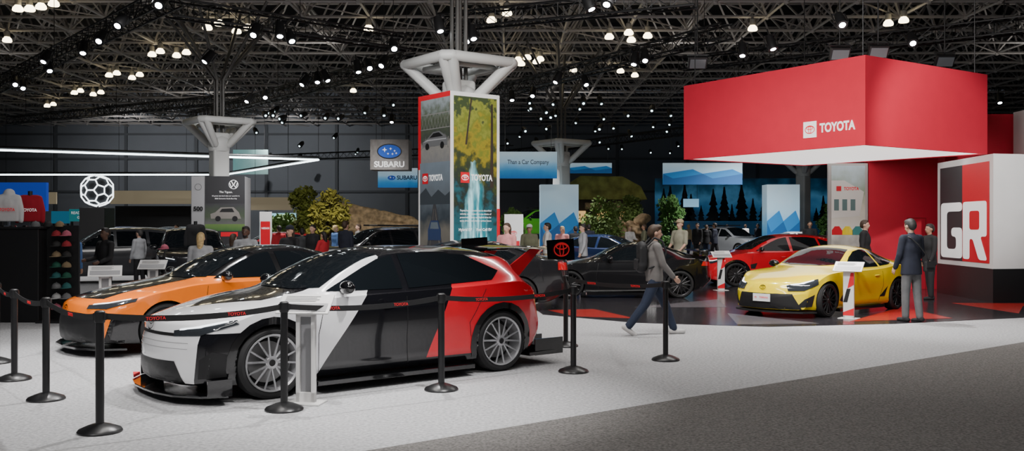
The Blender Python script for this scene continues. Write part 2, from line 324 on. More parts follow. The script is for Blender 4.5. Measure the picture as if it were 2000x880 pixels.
SP['suv']=dict(wb=2.7,wr=.36,arch=.40,nc=.35,tc=.2,
 top=[(2.25,.6),(2.23,.85),(2.12,.95),(1.6,1.04),(1.1,1.09),(.6,1.38),(.25,1.57),(-.2,1.64),(-.9,1.65),(-1.7,1.59),(-1.95,1.5),(-2.15,1.15),(-2.24,.9),(-2.27,.55)],
 sh=[(2.25,.56),(2.1,.84),(1.5,.98),(.9,1.02),(0,1.04),(-1.2,1.08),(-2.,1.1),(-2.2,.85),(-2.27,.52)],
 hw=[(2.25,.82),(1.9,.89),(1.3,.93),(0,.91),(-1.3,.93),(-2.,.89),(-2.27,.82)],
 rw=[(2.25,.65),(2.,.75),(1.2,.78),(.9,.76),(.4,.69),(-.2,.64),(-1.2,.62),(-1.9,.6),(-2.27,.7)],
 bot=[(2.25,.28),(2.,.24),(1.6,.22),(-1.6,.22),(-2.,.3),(-2.27,.42)],
 win=[[(.84,1.09),(.4,1.35),(.2,1.47),(-.1,1.52),(-.14,1.09)],[(-.22,1.09),(-.19,1.53),(-.85,1.53),(-.98,1.52),(-1.05,1.1)],[(-1.13,1.1),(-1.08,1.51),(-1.55,1.47),(-1.75,1.2)]],
 ws=(1.06,.18,.72,.58),rg=(-1.92,-2.12,.54,.56),
 seams=[[(.92,1.),(.96,.6),(.9,.28)],[(-.18,1.05),(-.2,.28)],[(-1.1,1.1),(-.95,.7),(-.9,.5)]],hand=[(.05,.9),(-.9,.94)])
class Car:
    def __init__(s,kind,label,x,y,hd,paint,rim=DKM,spokes=5,near=False,name='car',cat='car',z=0,sr=.02):
        sp=s.sp=SP[kind]; hd=V(hd).normalized(); s.root=r=thing(name,label,cat,(x,y,z),math.atan2(hd.y,hd.x)); s.near=near; s.sr=sr
        f={k:pchip(sp[k]) for k in ('top','sh','hw','rw','bot')}; xr=min(p[0] for p in sp['top']); xf=max(p[0] for p in sp['top']); s.xf=xf; s.xr=xr
        N=80 if near else 44; mb=MB(); W=max(p[1] for p in sp['hw']); rings=[]; Q=[]
        def warp(x0,b):
            fr=ss((x0-(xf-.95))/.95); bk=ss((xr+.7-x0)/.7); return x0-sp['nc']*fr*(abs(b)/W)**2.3+sp['tc']*bk*(abs(b)/W)**2.3
        for i in range(N+1):
            a=i/N; u=.35*a+.65*(.5-.5*cos(pi*a)); x0=xr+(xf-xr)*u
            w,zt,zb,wr=f['hw'](x0),f['top'](x0),f['bot'](x0),f['rw'](x0); zs=min(f['sh'](x0),zt-.03); zb=min(zb,zs-.06); wr=min(wr,w*.93)
            q=[(0,zb),(.5*w,zb),(.82*w,zb),(.93*w,zb+.015),(.965*w,zb+.06)]; z0=zb+.06
            for k in range(1,8): t=k/7; q.append((w*(.965+.035*sin(t*2.35)-.012*sin(t*pi*2)*(1 if abs(x0)<.9 else 0)),z0+(zs-z0)*t))
            cr=min(.065,(zt-zs)*.55); ze=zt-cr; w0=.962*w; za=zs+min(.014,(ze-zs)*.4)
            q.append((w0,za))
            for k in range(1,6): t=k/5; q.append((w0+(wr-w0)*(.8*t+.2*t*t),za+(ze-za)*t))
            for k in range(1,7): t=k/6; q.append((wr*(1-t),ze+cr*(1-(1-t)**2.3)))
            q+=[(-b,c) for b,c in q[-2:0:-1]]
            Q.append((x0,q)); rings.append([V((warp(x0,b),b,c)) for b,c in q])
        n=len(rings[0])
        for g in rings: mb.v+=g
        for i in range(N):
            for k in range(n): mb.f.append([i*n+k,i*n+(k+1)%n,(i+1)*n+(k+1)%n,(i+1)*n+k])
        for idx,sg in ((0,-1),(N,1)):
            x0,q=Q[idx]; zc=(min(c for b,c in q)+max(c for b,c in q))/2; prev=[idx*n+k for k in range(n)]
            for fr_ in (.9,.75,.6,.45,.3,.15):
                base=len(mb.v); mb.v+=[V((warp(x0,b*fr_)+sg*.03*(1-fr_**2),b*fr_,zc+(c-zc)*fr_)) for b,c in q]; cur=[base+k for k in range(n)]
                for k in range(n):
                    fc=[prev[k],prev[(k+1)%n],cur[(k+1)%n],cur[k]]; mb.f.append(fc if sg>0 else fc[::-1])
                prev=cur
            mb.f.append(prev if sg>0 else prev[::-1])
        s.bvh=BVHTree.FromPolygons(mb.v,mb.f); s.f=f
        body=part('body',mb,[paint,BLK],r,sm=38)
        cut=MB(); h=sp['wb']/2; Rw=sp['wr']
        for cx in (h,-h):
            for sg in (1,-1): cut.rev((cx,sg*.56,Rw),(0,sg,0),[(0,sp['arch']),(.8,sp['arch'])],40)
        co=bpy.data.objects.new('c',mesh('c',cut,BLK)); C.objects.link(co); co.parent=r
        bo=body.modifiers.new('b','BOOLEAN'); bo.operation='DIFFERENCE'; bo.object=co; bo.solver='EXACT'; bo.material_mode='TRANSFER'
        me=evalmesh(body); body.modifiers.clear(); old=body.data; body.data=me; bpy.data.meshes.remove(old); bpy.data.objects.remove(co)
        me.shade_smooth(); me.set_sharp_from_angle(angle=R(38)); s.body=body
        ax,bx,yw,yt=sp['ws']; s.patch('windshield',[(ax,0,0),(ax-.03,yw*.5,0),(ax-.2,yw,0),(bx-.02,yt,0),(bx+.03,yt*.5,0),(bx+.04,0,0),(bx+.03,-yt*.5,0),(bx-.02,-yt,0),(ax-.2,-yw,0),(ax-.03,-yw*.5,0)],'T',GLS)
        ax,bx,yw,yt=sp['rg']; s.patch('rear_window',[(ax,-yw,0),(ax,yw,0),(bx,yt,0),(bx,-yt,0)],'T',GLS)
        for w in sp['win']: s.both('side_window',[(p[0],1,p[1]) for p in w],90,GLS)
        if near:
            for sm_ in sp['seams']:
                for sg in (1,-1): mb=MB(); s.line(mb,[(p[0],sg,p[1]) for p in sm_],90*sg); part('door_seam',mb,BLK,r,fix=False)
            for p in sp['hand']:
                for sg in (1,-1):
                    q=s.hit(V((p[0],sg,p[1])),90*sg)[0]; part('door_handle',MB().ell(q,(.1,.022,.016)),paint,r,sm=60)
        for sg in (1,-1):
            xm=sp['ws'][0]-.38; zm=f['sh'](xm)+.10; ym=sg*(f['hw'](xm)+.06)
            part('side_mirror',MB().ell((xm,ym,zm),(.07,.115,.07)).cap((xm,ym-sg*.2,zm-.07),(xm,ym,zm-.04),.02),GLB,r,sm=60)
        for cx in (h,-h):
            for sg in (1,-1): s.wheel(cx,sg,f['hw'](cx)-.015,Rw,rim,spokes)
    def hit(s,p,th):
        p=V(p)
        if th=='T': o=V((p.x,p.y,5)); d=V((0,0,-1))
        else: u=V((cos(R(th)),sin(R(th)),0)); o=p+u*6; d=-u
        l,n,i,_=s.bvh.ray_cast(o,d)
        if l is None: l,n,i,_=s.bvh.find_nearest(p)
        if n.dot(d)>0: n=-n
        return l,n
    def patch(s,name,pts,th,mat,off=.005,par=None,label=None):
        bm=bmesh.new(); bm.faces.new([bm.verts.new(p) for p in pts]); bmesh.ops.triangulate(bm,faces=bm.faces[:])
        for it in range(5):
            es=[e for e in bm.edges if e.calc_length()>(.055 if s.near else .1)]
            if not es: break
            bmesh.ops.subdivide_edges(bm,edges=es,cuts=1); bmesh.ops.triangulate(bm,faces=bm.faces[:])
        for v in bm.verts: l,n=s.hit(v.co,th); v.co=l+n*off
        me=bpy.data.meshes.new(name); bm.to_mesh(me); bm.free(); me.materials.append(mat); me.shade_smooth()
        return part(name,me,None,par or s.root,label=label)
    def both(s,name,pts,th,mat,off=.005,label=None):
        return s.patch(name,pts,th,mat,off,label=label), s.patch(name,[(x,-y,z) for x,y,z in pts][::-1],-th if th!='T' else th,mat,off,label=label)
    def line(s,mb,pts,th,r=.004):
        prev=None
        for a,b in zip(pts,pts[1:]):
            a=V(a); b=V(b); k=max(1,int((b-a).length/.07))
            for i in range(k+1):
                l,n=s.hit(a.lerp(b,i/k),th)
                if prev is not None and (l-prev).length>1e-4: mb.tube(prev,l,r,n=4)
                prev=l
    def arc(s,name,cx,r0,r1,a0,a1,mat,off=.007):
        z=s.sp['wr']; n=14; A=[R(a0+(a1-a0)*i/n) for i in range(n+1)]
        s.both(name,[(cx+r1*cos(t),1,z+r1*sin(t)) for t in A]+[(cx+r0*cos(t),1,z+r0*sin(t)) for t in A[::-1]],90,mat,off)
    def wheel(s,x,sg,y,Rw,rim,n):
        w=.23; Rr=Rw*.78; o=(x,sg*(y-w),Rw); ax=(0,sg,0)
        k=40 if s.near else 24
        t=part('wheel',MB().rev(o,ax,[(0,Rr),(0,Rw-.035),(.03,Rw-.004),(.06,Rw),(w-.06,Rw),(w-.03,Rw-.004),(w,Rw-.035),(w,Rr+.02),(w-.02,Rr),(.06,Rr-.01)],k,closed=True).rev(o,ax,[(.03,Rr),(.04,Rr)],k),TYR,s.root,sm=35)
        mb=MB().rev(o,ax,[(.05,Rr-.02),(w-.03,Rr-.010),(w-.005,Rr+.008),(w+.002,Rr+.004),(w-.01,Rr-.014),(.05,Rr-.03)],k,closed=True)
        c=V(o); u=V((1,0,0)); v=V((0,0,1)); A=V(ax); dd=.62*pi/n*.8
        for i in range(n):
            a=2*pi*i/n+.3
            for da in (-dd,dd):
                p=c+A*(w-.035)+(u*cos(a+da*.3)+v*sin(a+da*.3))*.05; q=c+A*(w-.022)+(u*cos(a+da)+v*sin(a+da))*(Rr-.012); mb.tube(p,q,s.sr,s.sr*.72,n=6)
        mb.rev(o,ax,[(w-.07,.065),(w-.03,.065),(w-.02,.05)],16)
        part('rim',mb,rim,t,sm=35); part('centre_cap',MB().rev(o,ax,[(w-.02,.034),(w-.012,.03)],14),BLK,t)
        part('brake_disc',MB().rev(o,ax,[(.07,Rr*.74),(.085,Rr*.74)],28),GRM,t)
    def face(s,z,n=(1,0,.25),back=False):
        l,_=s.hit(V((0,0,z)),180 if back else 0); sg=-1 if back else 1
        return Face(s.root,l+V(n).normalized()*.012,(0,sg,0),n)
    def lights(s,hl,gr,tl=None,em=None,emat=CHR,ew=.13):
        if hl:
            s.both('headlight',hl,40,HLG,.008)
            c=sum((V(p) for p in hl),V())/len(hl); n=len(hl)
            s.both('daytime_lamp',[(c.x+(p[0]-c.x)*.75,c.y+(p[1]-c.y)*.75,c.z+.012+((p[2] if i<n//2 else hl[n-1-i][2]-.018)-c.z)*.75) for i,p in enumerate(hl)],40,LED,.012)
        for g in gr: s.patch('grille',[(2.3,a,b) for a,b in g],0,BLK,.006)
        if tl: s.both('tail_light',tl,140,TLR,.008)
        if em: s.face(em,).emblem(0,0,ew,emat)
# --- front white/black/red race car
liv=M('tricolour livery',(.5,.5,.5),.18,coat=1); e=NX(liv); ay=e.op('ABSOLUTE',e.y); KB=(.006,.006,.008)
white=e.gt(e.lin(e.x,1,e.z,.727,-1.076),0); frontlow=e.AND(e.gt(e.x,1.0),e.lt(e.z,.67),e.gt(e.lin(ay,1,e.z,-.10,0),.66))
hoodb=e.AND(e.gt(e.z,.84),e.lt(e.lin(e.x,1,ay,.9,0),1.92),e.lt(ay,.58))
redm=e.AND(e.gt(e.lin(e.x,-1,e.z,-.434,-.279),0),e.lt(e.z,1.33),e.gt(e.z,.25),e.gt(e.op('ADD',ay,e.lt(e.z,1.0)),.5))
c1=e.mix(white,KB,(.84,.84,.86)); c1=e.mix(hoodb,c1,KB); c2=e.mix(frontlow,c1,KB); c3=e.mix(redm,c2,(.72,.01,.025)); c4=e.mix(e.lt(e.z,.19),c3,KB); e.out(c4)
c=Car('crossover','white, black and red race-styled crossover car with silver wheels inside the belt barrier',-1.80,10.87,(-.778,-.628),liv,SIL,7,True,sr=.0125)
c.lights([(2.2,.42,.69),(2.08,.68,.725),(1.76,.86,.79),(1.74,.87,.755),(2.05,.70,.65),(2.2,.42,.635)],[[(-.60,.16),(.60,.16),(.48,.40),(-.48,.40)],[(-.45,.635),(.45,.635),(.45,.665),(-.45,.665)]],[(-2.1,.6,.9),(-1.95,.86,.92),(-1.75,.93,.94),(-1.8,.93,.87),(-2.0,.84,.83),(-2.15,.6,.84)],.72,BLK,.16)
for cx,a0,a1 in ((1.425,-20,200),(-1.425,-20,200)): c.arc('arch_cladding',cx,.384,.455,a0,a1,GLB)
r=c.root
c.both('bumper_duct',[(2.1,.72,.24),(1.88,.88,.26),(1.86,.9,.46),(2.0,.82,.5),(2.1,.74,.42)],45,BLK)
for zz in (.52,.575): mb=MB(); c.line(mb,[(2.3,-.62,zz),(2.3,.62,zz)],0,.0035); part('bumper_crease_shade',mb,M('crease shade grey',(.35,.35,.36),.4),r,fix=False)  # thin grey lines paint the shade of creases across the bumper
out=[(2.38,0),(2.37,.3),(2.30,.6),(2.12,.86),(1.9,.97),(1.85,.85),(1.85,0)]
lip=out+[(a,-b) for a,b in out[-2:0:-1]]
sp_=part('front_splitter',MB().prism(lip,.075,.10),GLB,r,bev=.006)
for sg in (1,-1):
    if sg<0: part('splitter_tip',MB().prism([(2.14,sg*.85),(2.26,sg*.68),(2.20,sg*.9)],.10,.13),RED,sp_,label='red tip of the splitter')
    part('splitter_fin',MB().box((1.98,sg*.955,.17),(.24,.012,.16)),GLB,sp_)
    part('side_skirt',MB().prism([(.98,sg*.8),(.98,sg*.99),(-.98,sg*.99),(-.98,sg*.8)],.09,.14),GLB,r,bev=.006)
wg=part('rear_wing',MB().prism([(-.2,0),(-.1,.035),(.1,.04),(.2,.01),(0,.0)],-.88,.88,Matrix.Translation((-2.36,0,1.40))@Matrix.Rotation(pi/2,4,'X')),GLB,r,sm=30)
for sg in (1,-1):
    ep=part('wing_endplate',MB().prism([(-2.60,1.27),(-2.16,1.29),(-2.14,1.52),(-2.58,1.54)],-.006,.006,Matrix.Translation((0,sg*.885,0))@Matrix.Rotation(pi/2,4,'X')),GLB,wg)
    Face(ep,(-2.37,sg*.893,1.405),(-sg,0,0),(0,sg,0)).emblem(0,0,.26,REDT)
    part('wing_post',MB().prism([(-1.86,1.16),(-2.04,1.04),(-2.42,1.39),(-2.28,1.41)],-.012,.012,Matrix.Translation((0,sg*.42,0))@Matrix.Rotation(pi/2,4,'X')),RED,r)
part('roof_spoiler',MB().prism([(-1.55,-.55),(-1.86,-.5),(-1.86,.5),(-1.55,.55)],1.395,1.42),GLB,r,bev=.01)
dd=part('rear_diffuser',MB().prism([(-1.9,-.85),(-1.9,.85),(-2.45,.8),(-2.45,-.8)],.13,.17),GLB,r)
for k in range(5): part('diffuser_fin',MB().box((-2.25,-.8+.4*k,.22),(.45,.015,.2)),GLB,dd)
for k in range(4): mb=MB(); c.line(mb,[(2.3,-.50+.02*k,.20+.045*k),(2.3,.50-.02*k,.20+.045*k)],0,.008); part('grille_slat',mb,DKM,r,fix=False)
# --- orange sedan
org=M('orange two tone',(.8,.2,.02),.2,coat=1); e=NX(org); ay=e.op('ABSOLUTE',e.y)
hood=e.AND(e.gt(e.z,.74),e.gt(e.x,.8),e.lt(ay,.50)); roof=e.AND(e.gt(e.z,1.0),e.lt(e.x,1.0)); mouth=e.AND(e.gt(e.x,1.70),e.lt(e.lin(e.z,1,e.x,-.16,0),.19))
e.out(e.mix(e.op('MAXIMUM',e.op('MAXIMUM',hood,roof),mouth),(.95,.20,.008),(.006,.006,.007)))
c=Car('sedan','orange and black sport sedan parked behind the tricolour crossover',-4.12,14.15,(-.74,-.67),org,DKM,5,True)
c.lights([(2.25,.45,.665),(2.1,.7,.69),(1.78,.86,.75),(1.8,.86,.71),(2.12,.7,.62),(2.27,.45,.62)],[[(-.80,.19),(.80,.19),(.70,.52),(-.70,.52)]],[(-2.4,.5,.9),(-2.2,.82,.92),(-2.2,.82,.82),(-2.4,.5,.8)],.61)
mesh_=M('grille mesh grey',(.07,.07,.072),.4)
for k in range(7): mb=MB(); c.line(mb,[(2.3,-.8,.21+.045*k),(2.3,.8,.21+.045*k)],0,.005); part('grille_slat',mb,mesh_,c.root,fix=False)
for k in range(18):
    for s_ in (-1,1): mb=MB(); y_=-.72+.085*k; c.line(mb,[(2.3,y_-.09*s_,.2),(2.3,y_+.09*s_,.49)],0,.005); part('grille_mesh_bar',mb,mesh_,c.root,fix=False)
blade=M('orange blade',(.95,.20,.008),.2,coat=1)
c.both('bumper_blade',[(2.2,.70,.22),(2.17,.73,.22),(2.10,.80,.50),(2.2,.66,.52)],40,blade,.01)
part('front_lip',MB().prism([(2.46,0),(2.42,.4),(2.25,.75),(1.95,.94),(1.9,0),(1.95,-.94),(2.25,-.75),(2.42,-.4)],.10,.125),GLB,c.root)
# --- yellow coupe
yel=M('yellow paint',(.92,.70,.002),.2,coat=1)
c=Car('coupe','bright yellow two-door coupe with black wheels on the dark stage floor',6.25,18.98,(-.75,-.66),yel,DKM,7,True)
c.lights([(2.06,.46,.61),(1.92,.64,.635),(1.58,.82,.715),(1.6,.83,.62),(1.88,.71,.505),(2.06,.5,.50)],[[(-.68,.17),(.68,.17),(.54,.45),(-.54,.45)]],[(-2.1,.4,.8),(-1.85,.8,.84),(-1.85,.8,.72),(-2.1,.4,.7)],.555)
c.both('side_intake',[(2.02,.62,.2),(1.78,.82,.22),(1.72,.84,.44),(1.9,.74,.36)],40,BLK)
l,_=c.hit(V((0,0,.36)),0); pl=part('number_plate',MB().box((l.x+.02,0,.37),(.02,.36,.14)),WHT,c.root); f=Face(pl,(l.x+.031,0,.37),(0,1,0),(1,0,0)); f.text('TOYOTA',.05,0,.045,REDT,.01,z=.003); f.emblem(-.12,0,.055,REDT,.003)
for sg in (1,-1):
    part('side_sill',MB().prism([(.9,sg*.7),(.9,sg*.87),(-.75,sg*.89),(-.75,sg*.7)],.09,.15),GLB,c.root)
    c.patch('fender_vent',[(.92,sg,.30),(.72,sg,.45),(.55,sg,.40),(.75,sg,.26)],90*sg,BLK)
    c.patch('rear_fin',[(-.62,sg,.30),(-.88,sg,.50),(-.80,sg,.30)],90*sg,BLK)
part('front_lip',MB().prism([(2.16,0),(2.12,.4),(1.95,.72),(1.7,.86),(1.7,0),(1.7,-.86),(1.95,-.72),(2.12,-.4)],.10,.13),BLK,c.root)
# --- black coupe, red hatch
mbk=M('satin black paint',(.007,.007,.008),.22,coat=1)
c=Car('coupe','glossy black sports coupe seen from its side behind the walking person',2.62,22.95,(-1,-.02),mbk,DKM,7,True)
c.lights([(2.05,.48,.58),(1.92,.66,.60),(1.6,.82,.69),(1.62,.83,.63),(1.9,.7,.53),(2.05,.5,.52)],[[(-.66,.19),(.66,.19),(.52,.44),(-.52,.44)]],[(-2.1,.4,.82),(-1.85,.8,.86),(-1.8,.82,.76),(-2.1,.4,.74)],.555)
part('rear_spoiler',MB().prism([(-1.72,-.78),(-2.12,-.74),(-2.12,.74),(-1.72,.78)],1.09,1.12).box((-1.95,.5,1.04),(.15,.03,.12)).box((-1.95,-.5,1.04),(.15,.03,.12)),GLB,c.root)
for sg in (1,-1): c.patch('side_scoop',[(-.55,sg,.62),(-.9,sg,.74),(-.85,sg,.5)],90*sg,BLK); part('side_skirt',MB().prism([(.9,sg*.7),(.9,sg*.9),(-.8,sg*.92),(-.8,sg*.7)],.08,.14),GLB,c.root)
l,_=c.hit(V((-.62,1,.30)),90); Face(c.root,l+V((0,.006,0)),(-1,0,0),(0,1,0)).text('GR',0,0,.17,WEM,.04,z=.004)
rdp=M('red paint',(.66,.006,.018),.2,coat=1)
c=Car('hatch','red hot hatchback with black wheels beside the yellow coupe',7.45,27.3,(-.995,-.1),rdp,DKM,7,True)
c.lights([(2.1,.45,.69),(1.95,.68,.71),(1.68,.84,.78),(1.7,.85,.73),(1.95,.7,.64),(2.12,.45,.63)],[[(-.66,.2),(.66,.2),(.5,.5),(-.5,.5)]],[(-1.95,.55,.92),(-1.75,.84,.96),(-1.75,.84,.86),(-1.98,.55,.84)],.66)
part('roof_spoiler',MB().prism([(-1.45,-.56),(-1.85,-.52),(-1.85,.52),(-1.45,.56)],1.39,1.42),GLB,c.root)
for cx in (1.32,-1.32): c.arc('arch_cladding',cx,.364,.42,-15,195,GLB)
c.both('fender_vent',[(.92,1,.62),(.72,1,.66),(.78,1,.5),(.9,1,.5)],90,BLK)
# --- background cars
def bg(kind,label,px,d,hd,col,nm,z=0,rack=False):
    c=Car(kind,label,(px-1000)*d/F,d,hd,M(nm,col,.25,coat=1),DKM if sum(col)<.3 else SIL,5,z=z); xf=c.xf; f=c.f; zz=f['sh'](xf-.15)
    c.lights([(xf-.1,.45,zz),(xf-.35,.75,zz+.05),(xf-.35,.75,zz-.04),(xf-.1,.45,zz-.07)],[[(-.6,.24),(.6,.24),(.5,zz-.16),(-.5,zz-.16)]],[(c.xr+.1,.5,.95),(c.xr+.3,.85,.97),(c.xr+.3,.85,.82),(c.xr+.1,.5,.8)])
    if rack:
        mb=MB(); zt=f['top'](-.6)
        for sg in (1,-1): mb.tube((.2,sg*.55,zt+.06),(-1.6,sg*.52,zt+.03),.022)
        for x in (0,-1.2): mb.tube((x,.56,zt+.06),(x,-.56,zt+.06),.02)
        part('roof_rack',mb,BLK,c.root)
    return c
K=(.012,.012,.014)
bg('suv','black sport utility car behind the orange sedan on the left',374,26,(.35,-.9),K,'black paint')
bg('suv','slate grey sport utility car behind the merchandise stand',215,28.5,(-.9,-.35),(.035,.037,.042),'grey paint')
bg('suv','black car with roof rails left of the tall printed column',735,30,(-.8,-.5),K,'black paint',rack=True)
bg('sedan','low black sedan just behind the roof of the tricolour crossover',872,19.4,(-1,-.1),K,'black paint')
bg('sedan','dark blue sedan behind the wing of the tricolour crossover',1195,32,(.9,-.4),(.012,.03,.10),'navy paint')
bg('suv','silver grey sport utility car far behind the red hatchback',1428,53,(.55,-.8),(.4,.42,.45),'silver paint',rack=True)
bg('sedan','white sedan far behind the red hatchback',1535,46.5,(-.97,-.2),(.7,.7,.72),'white paint')
bg('hatch','yellow hatchback by the photo panel below the red canopy',1668,40,(-1,-.2),(.8,.5,.02),'amber paint')
bg('suv','dark car in the middle distance on the far left',318,47,(-1,-.1),(.05,.06,.08),'slate paint')
bg('hatch','dark red car in the middle distance behind the slim red sign panel',528,36.5,(-.9,-.4),(.22,.01,.015),'wine paint')
bg('suv','green off-road car raised on the rock display',1042,54,(-.9,-.4),(.05,.27,.015),'green paint',z=1.0,rack=True)
bg('sedan','pearl white sedan far behind the black sport utility car on the left',428,50,(.9,-.3),(.5,.5,.5),'pearl paint')
bg('suv','dark blue car below the beige fascia at the far left',215,56,(-1,-.15),(.01,.03,.09),'navy paint')
# ---------------- barrier
posts=[(-6,708),(28,741),(90,780),(195,843),(555,800),(862,761),(1120,726),(1105,676),(1300,703)]
names=['at the far left edge of the floor','second from the left edge','third from the left edge','nearest the camera in front of the orange sedan','in front of the silver front wheel','beside the doors of the tricolour crossover','by the rear wheel of the tricolour crossover','behind the tail of the tricolour crossover','in front of the walking person']
PP=[G(*p) for p in posts]; pbl=M('post black',(.012,.012,.013),.35,nz=.1,ns=8)
for p,nm in zip(PP,names):
    t=thing('barrier_post','black belt barrier post '+nm,'barrier post',p,group='belt barrier posts')
    part('base',MB().rev((0,0,0),(0,0,1),[(0,.175),(.012,.178),(.03,.165),(.06,.09),(.075,.04)],28),pbl,t,sm=35)
    part('post',MB().rev((0,0,.06),(0,0,1),[(0,.034),(.86,.034)],16),pbl,t,sm=35)
    part('belt_head',MB().rev((0,0,.90),(0,0,1),[(0,.038),(.01,.042),(.09,.042),(.1,.03)],16).box((.04,0,.95),(.02,.03,.06)).box((-.04,0,.95),(.02,.03,.06)),BLK,t,sm=35)
bel=M('belt webbing',(.012,.012,.013),.7,nz=.15,ns=60)
for a,b,l in ((0,1,'at the far left edge'),(1,2,'between the second and third posts from the left'),(2,3,'in front of the front bumper of the orange sedan'),(3,4,'across the nose of the tricolour crossover'),(4,5,'across the doors of the tricolour crossover'),(5,6,'across the rear wheel of the tricolour crossover'),(6,7,'behind the tail of the tricolour crossover'),(7,8,'in front of the black coupe')):
    p=PP[a]+V((0,0,.95)); q=PP[b]+V((0,0,.95))
    if p.x>q.x: p,q=q,p
    mid=(p+q)/2; t=thing('barrier_belt','black printed belt stretched '+l,'barrier belt',(mid.x,mid.y,0),group='barrier belts'); d=q-p; L=d.length; u=d.normalized(); n=u.cross(V((0,0,1))); mb=MB(); vs=[]; fs=[]
    off=V((mid.x,mid.y,0)); sg=.05
    for i in range(13):
        s_=i/12; c_=p.lerp(q,.04/L+s_*(1-.08/L))-off-V((0,0,sg*4*s_*(1-s_)))
        for dz,dn in ((-.026,.002),(.026,.002),(.026,-.002),(-.026,-.002)): vs.append(c_+V((0,0,dz))+n*dn)
    for i in range(12):
        for k in range(4): fs.append([i*4+k,i*4+(k+1)%4,i*4+4+(k+1)%4,i*4+4+k])
    part('webbing',mb.add(vs,fs),bel,t)
    for s_ in ((.28,.72) if a>=3 and L>1.3 else (.5,)):
        c_=p.lerp(q,s_)-off-V((0,0,sg*4*s_*(1-s_))); Face(t,c_,u,n).text('TOYOTA',0,0,.04,REDT,.01,z=.004)
# ---------------- podiums
def podium(label,p,rz,red=False):
    t=thing('info_podium',label,'podium',p,rz)
    part('base_plate',MB().box((0,0,.008),(.34,.26,.016)),WPL,t,bev=.004)
    part('post',MB().box((-.075,0,.45),(.04,.05,.88)).box((.075,0,.45),(.04,.05,.88)).box((0,.0,.86),(.19,.05,.06)).box((0,0,.06),(.19,.05,.1)),WPL,t,bev=.004)
    part('post_insert',MB().box((0,.01,.46),(.11,.02,.76)),M('podium insert',(.25,.25,.26),.4),t)
    if red:
        f=Face(t,(0,-.026,0),(1,0,0),(0,-1,0)); f.rect('post_panel',-.095,.095,.05,.88,WPL,.001)
        f.poly('red_stripe',[(-.02,.55),(.095,.62),(.095,.84),(.04,.84)],RED,.003); f.poly('black_stripe',[(-.095,.3),(-.02,.3),(.04,.55),(-.03,.55)],BLK,.003); f.poly('red_stripe',[(-.095,.06),(.095,.06),(.095,.2),(-.095,.12)],RED,.003)
    rr=Matrix.Rotation(R(38),3,'X'); pn=part('sign_panel',MB().box((0,-.02,.95),(.52,.27,.018),rr),WPL,t,bev=.006)
    nn=rr@V((0,0,1)); f=Face(pn,V((0,-.02,.95))+nn*.011,(1,0,0),nn)
    f.rect('graphic',-.23,.23,-.11,-.0,M('podium print',(.3,.3,.31),.4),.002)
    for k in range(4): f.rect('print_line',-.21,.1+.03*(k%2),.025+.022*k,.033+.022*k,M('print grey',(.2,.2,.2),.6),.002)
podium('white slotted info podium beside the front wheel of the tricolour crossover',G(598,787),R(-8))
podium('white info podium with red marked post standing in front of the yellow coupe',G(1658,622),R(-35),True)
podium('white info podium with red marked post between the black coupe and the red hatchback',G(1408,567),R(10),True)
podium('white info podium behind the nose of the orange sedan',V((-6.7,15.6,0)),R(20))
podium('white info podium further back by the blonde person',V((-6.9,18.2,0)),R(5))
# ---------------- columns and wraps
def column(x,y,rz,label,top=5.6):
    t=thing('support_column',label,'column',(x,y,0),rz)
    part('shaft',MB().box((0,0,2.6),(.62,.62,5.2)),STL,t,bev=.08)
    h=1.0; mb=MB(); q=[V((h,h,top)),V((-h,h,top)),V((-h,-h,top)),V((h,-h,top))]
    for i in range(4):
        a,b=q[i],q[(i+1)%4]; mb.cap(a.lerp(b,.07),a.lerp(b,.93),.125,n=10); c_=q[(i+3)%4]; mb.cap(a.lerp(b,.07),a.lerp(c_,.07),.125,n=10)
        for w in (.08,.92): mb.cap(V((a.x*.3,a.y*.3,4.75)).lerp(V((b.x*.3,b.y*.3,4.75)),w),a.lerp(b,w),.13,n=10)
        mb.cap(a*.6+V((0,0,top*.4-.1)),b*.6+V((0,0,top*.4-.1)),.06,n=8)
    mb.rev((0,0,4.5),(0,0,1),[(0,.40),(.35,.46),(.5,.40),(.7,.15)],8)
    part('capital',mb,STL,t,sm=50)
    mb=MB()
    for a in q:
        mb.tube((a.x*.12,a.y*.12,5.1),(a.x*.12,a.y*.12,7.2),.05); mb.tube((a.x*.12,a.y*.12,7.2),(a.x*1.35,a.y*1.35,10.12),.06); mb.tube((a.x*.12,a.y*.12,7.2),(a.x*2.4,a.y*.4,10.12),.05)
    part('upper_struts',mb,M('dim steel',(.09,.087,.083),.5),t,sm=40)
column(-1.29,22.97,R(37),'grey steel column with tube capital rising above the tall printed wrap')
column(-11.1,35.9,R(37),'grey steel column with tube capital above the charcoal car banner')
column(2.35,45,R(37),'distant grey steel column with tube capital above the pale blue banners')
column(16.6,54,R(37),'distant grey steel column behind the mountain banner on the right')
w=thing('column_wrap','tall printed column wrap with waterfall and road pictures','column wrap',(-1.29,22.97,0),R(37)); hs=.71; zt=4.83
bx=part('wrap_body',MB().box((0,0,zt/2),(2*hs,2*hs,zt)),M('wrap white',(.8,.79,.78),.5),w,bev=.01)
f=Face(w,(0,-hs,0),(1,0,0),(0,-1,0))
fm=GRAD('forest picture',[(0,(.004,.02,.03)),(.2,(.01,.10,.13)),(.38,(.01,.08,.10)),(.50,(.01,.02,.018)),(.62,(.03,.045,.01)),(.74,(.24,.19,.01)),(.84,(.12,.15,.015)),(.93,(.20,.22,.03)),(1,(.03,.05,.015))],'Z',.75,5,.5,.2)
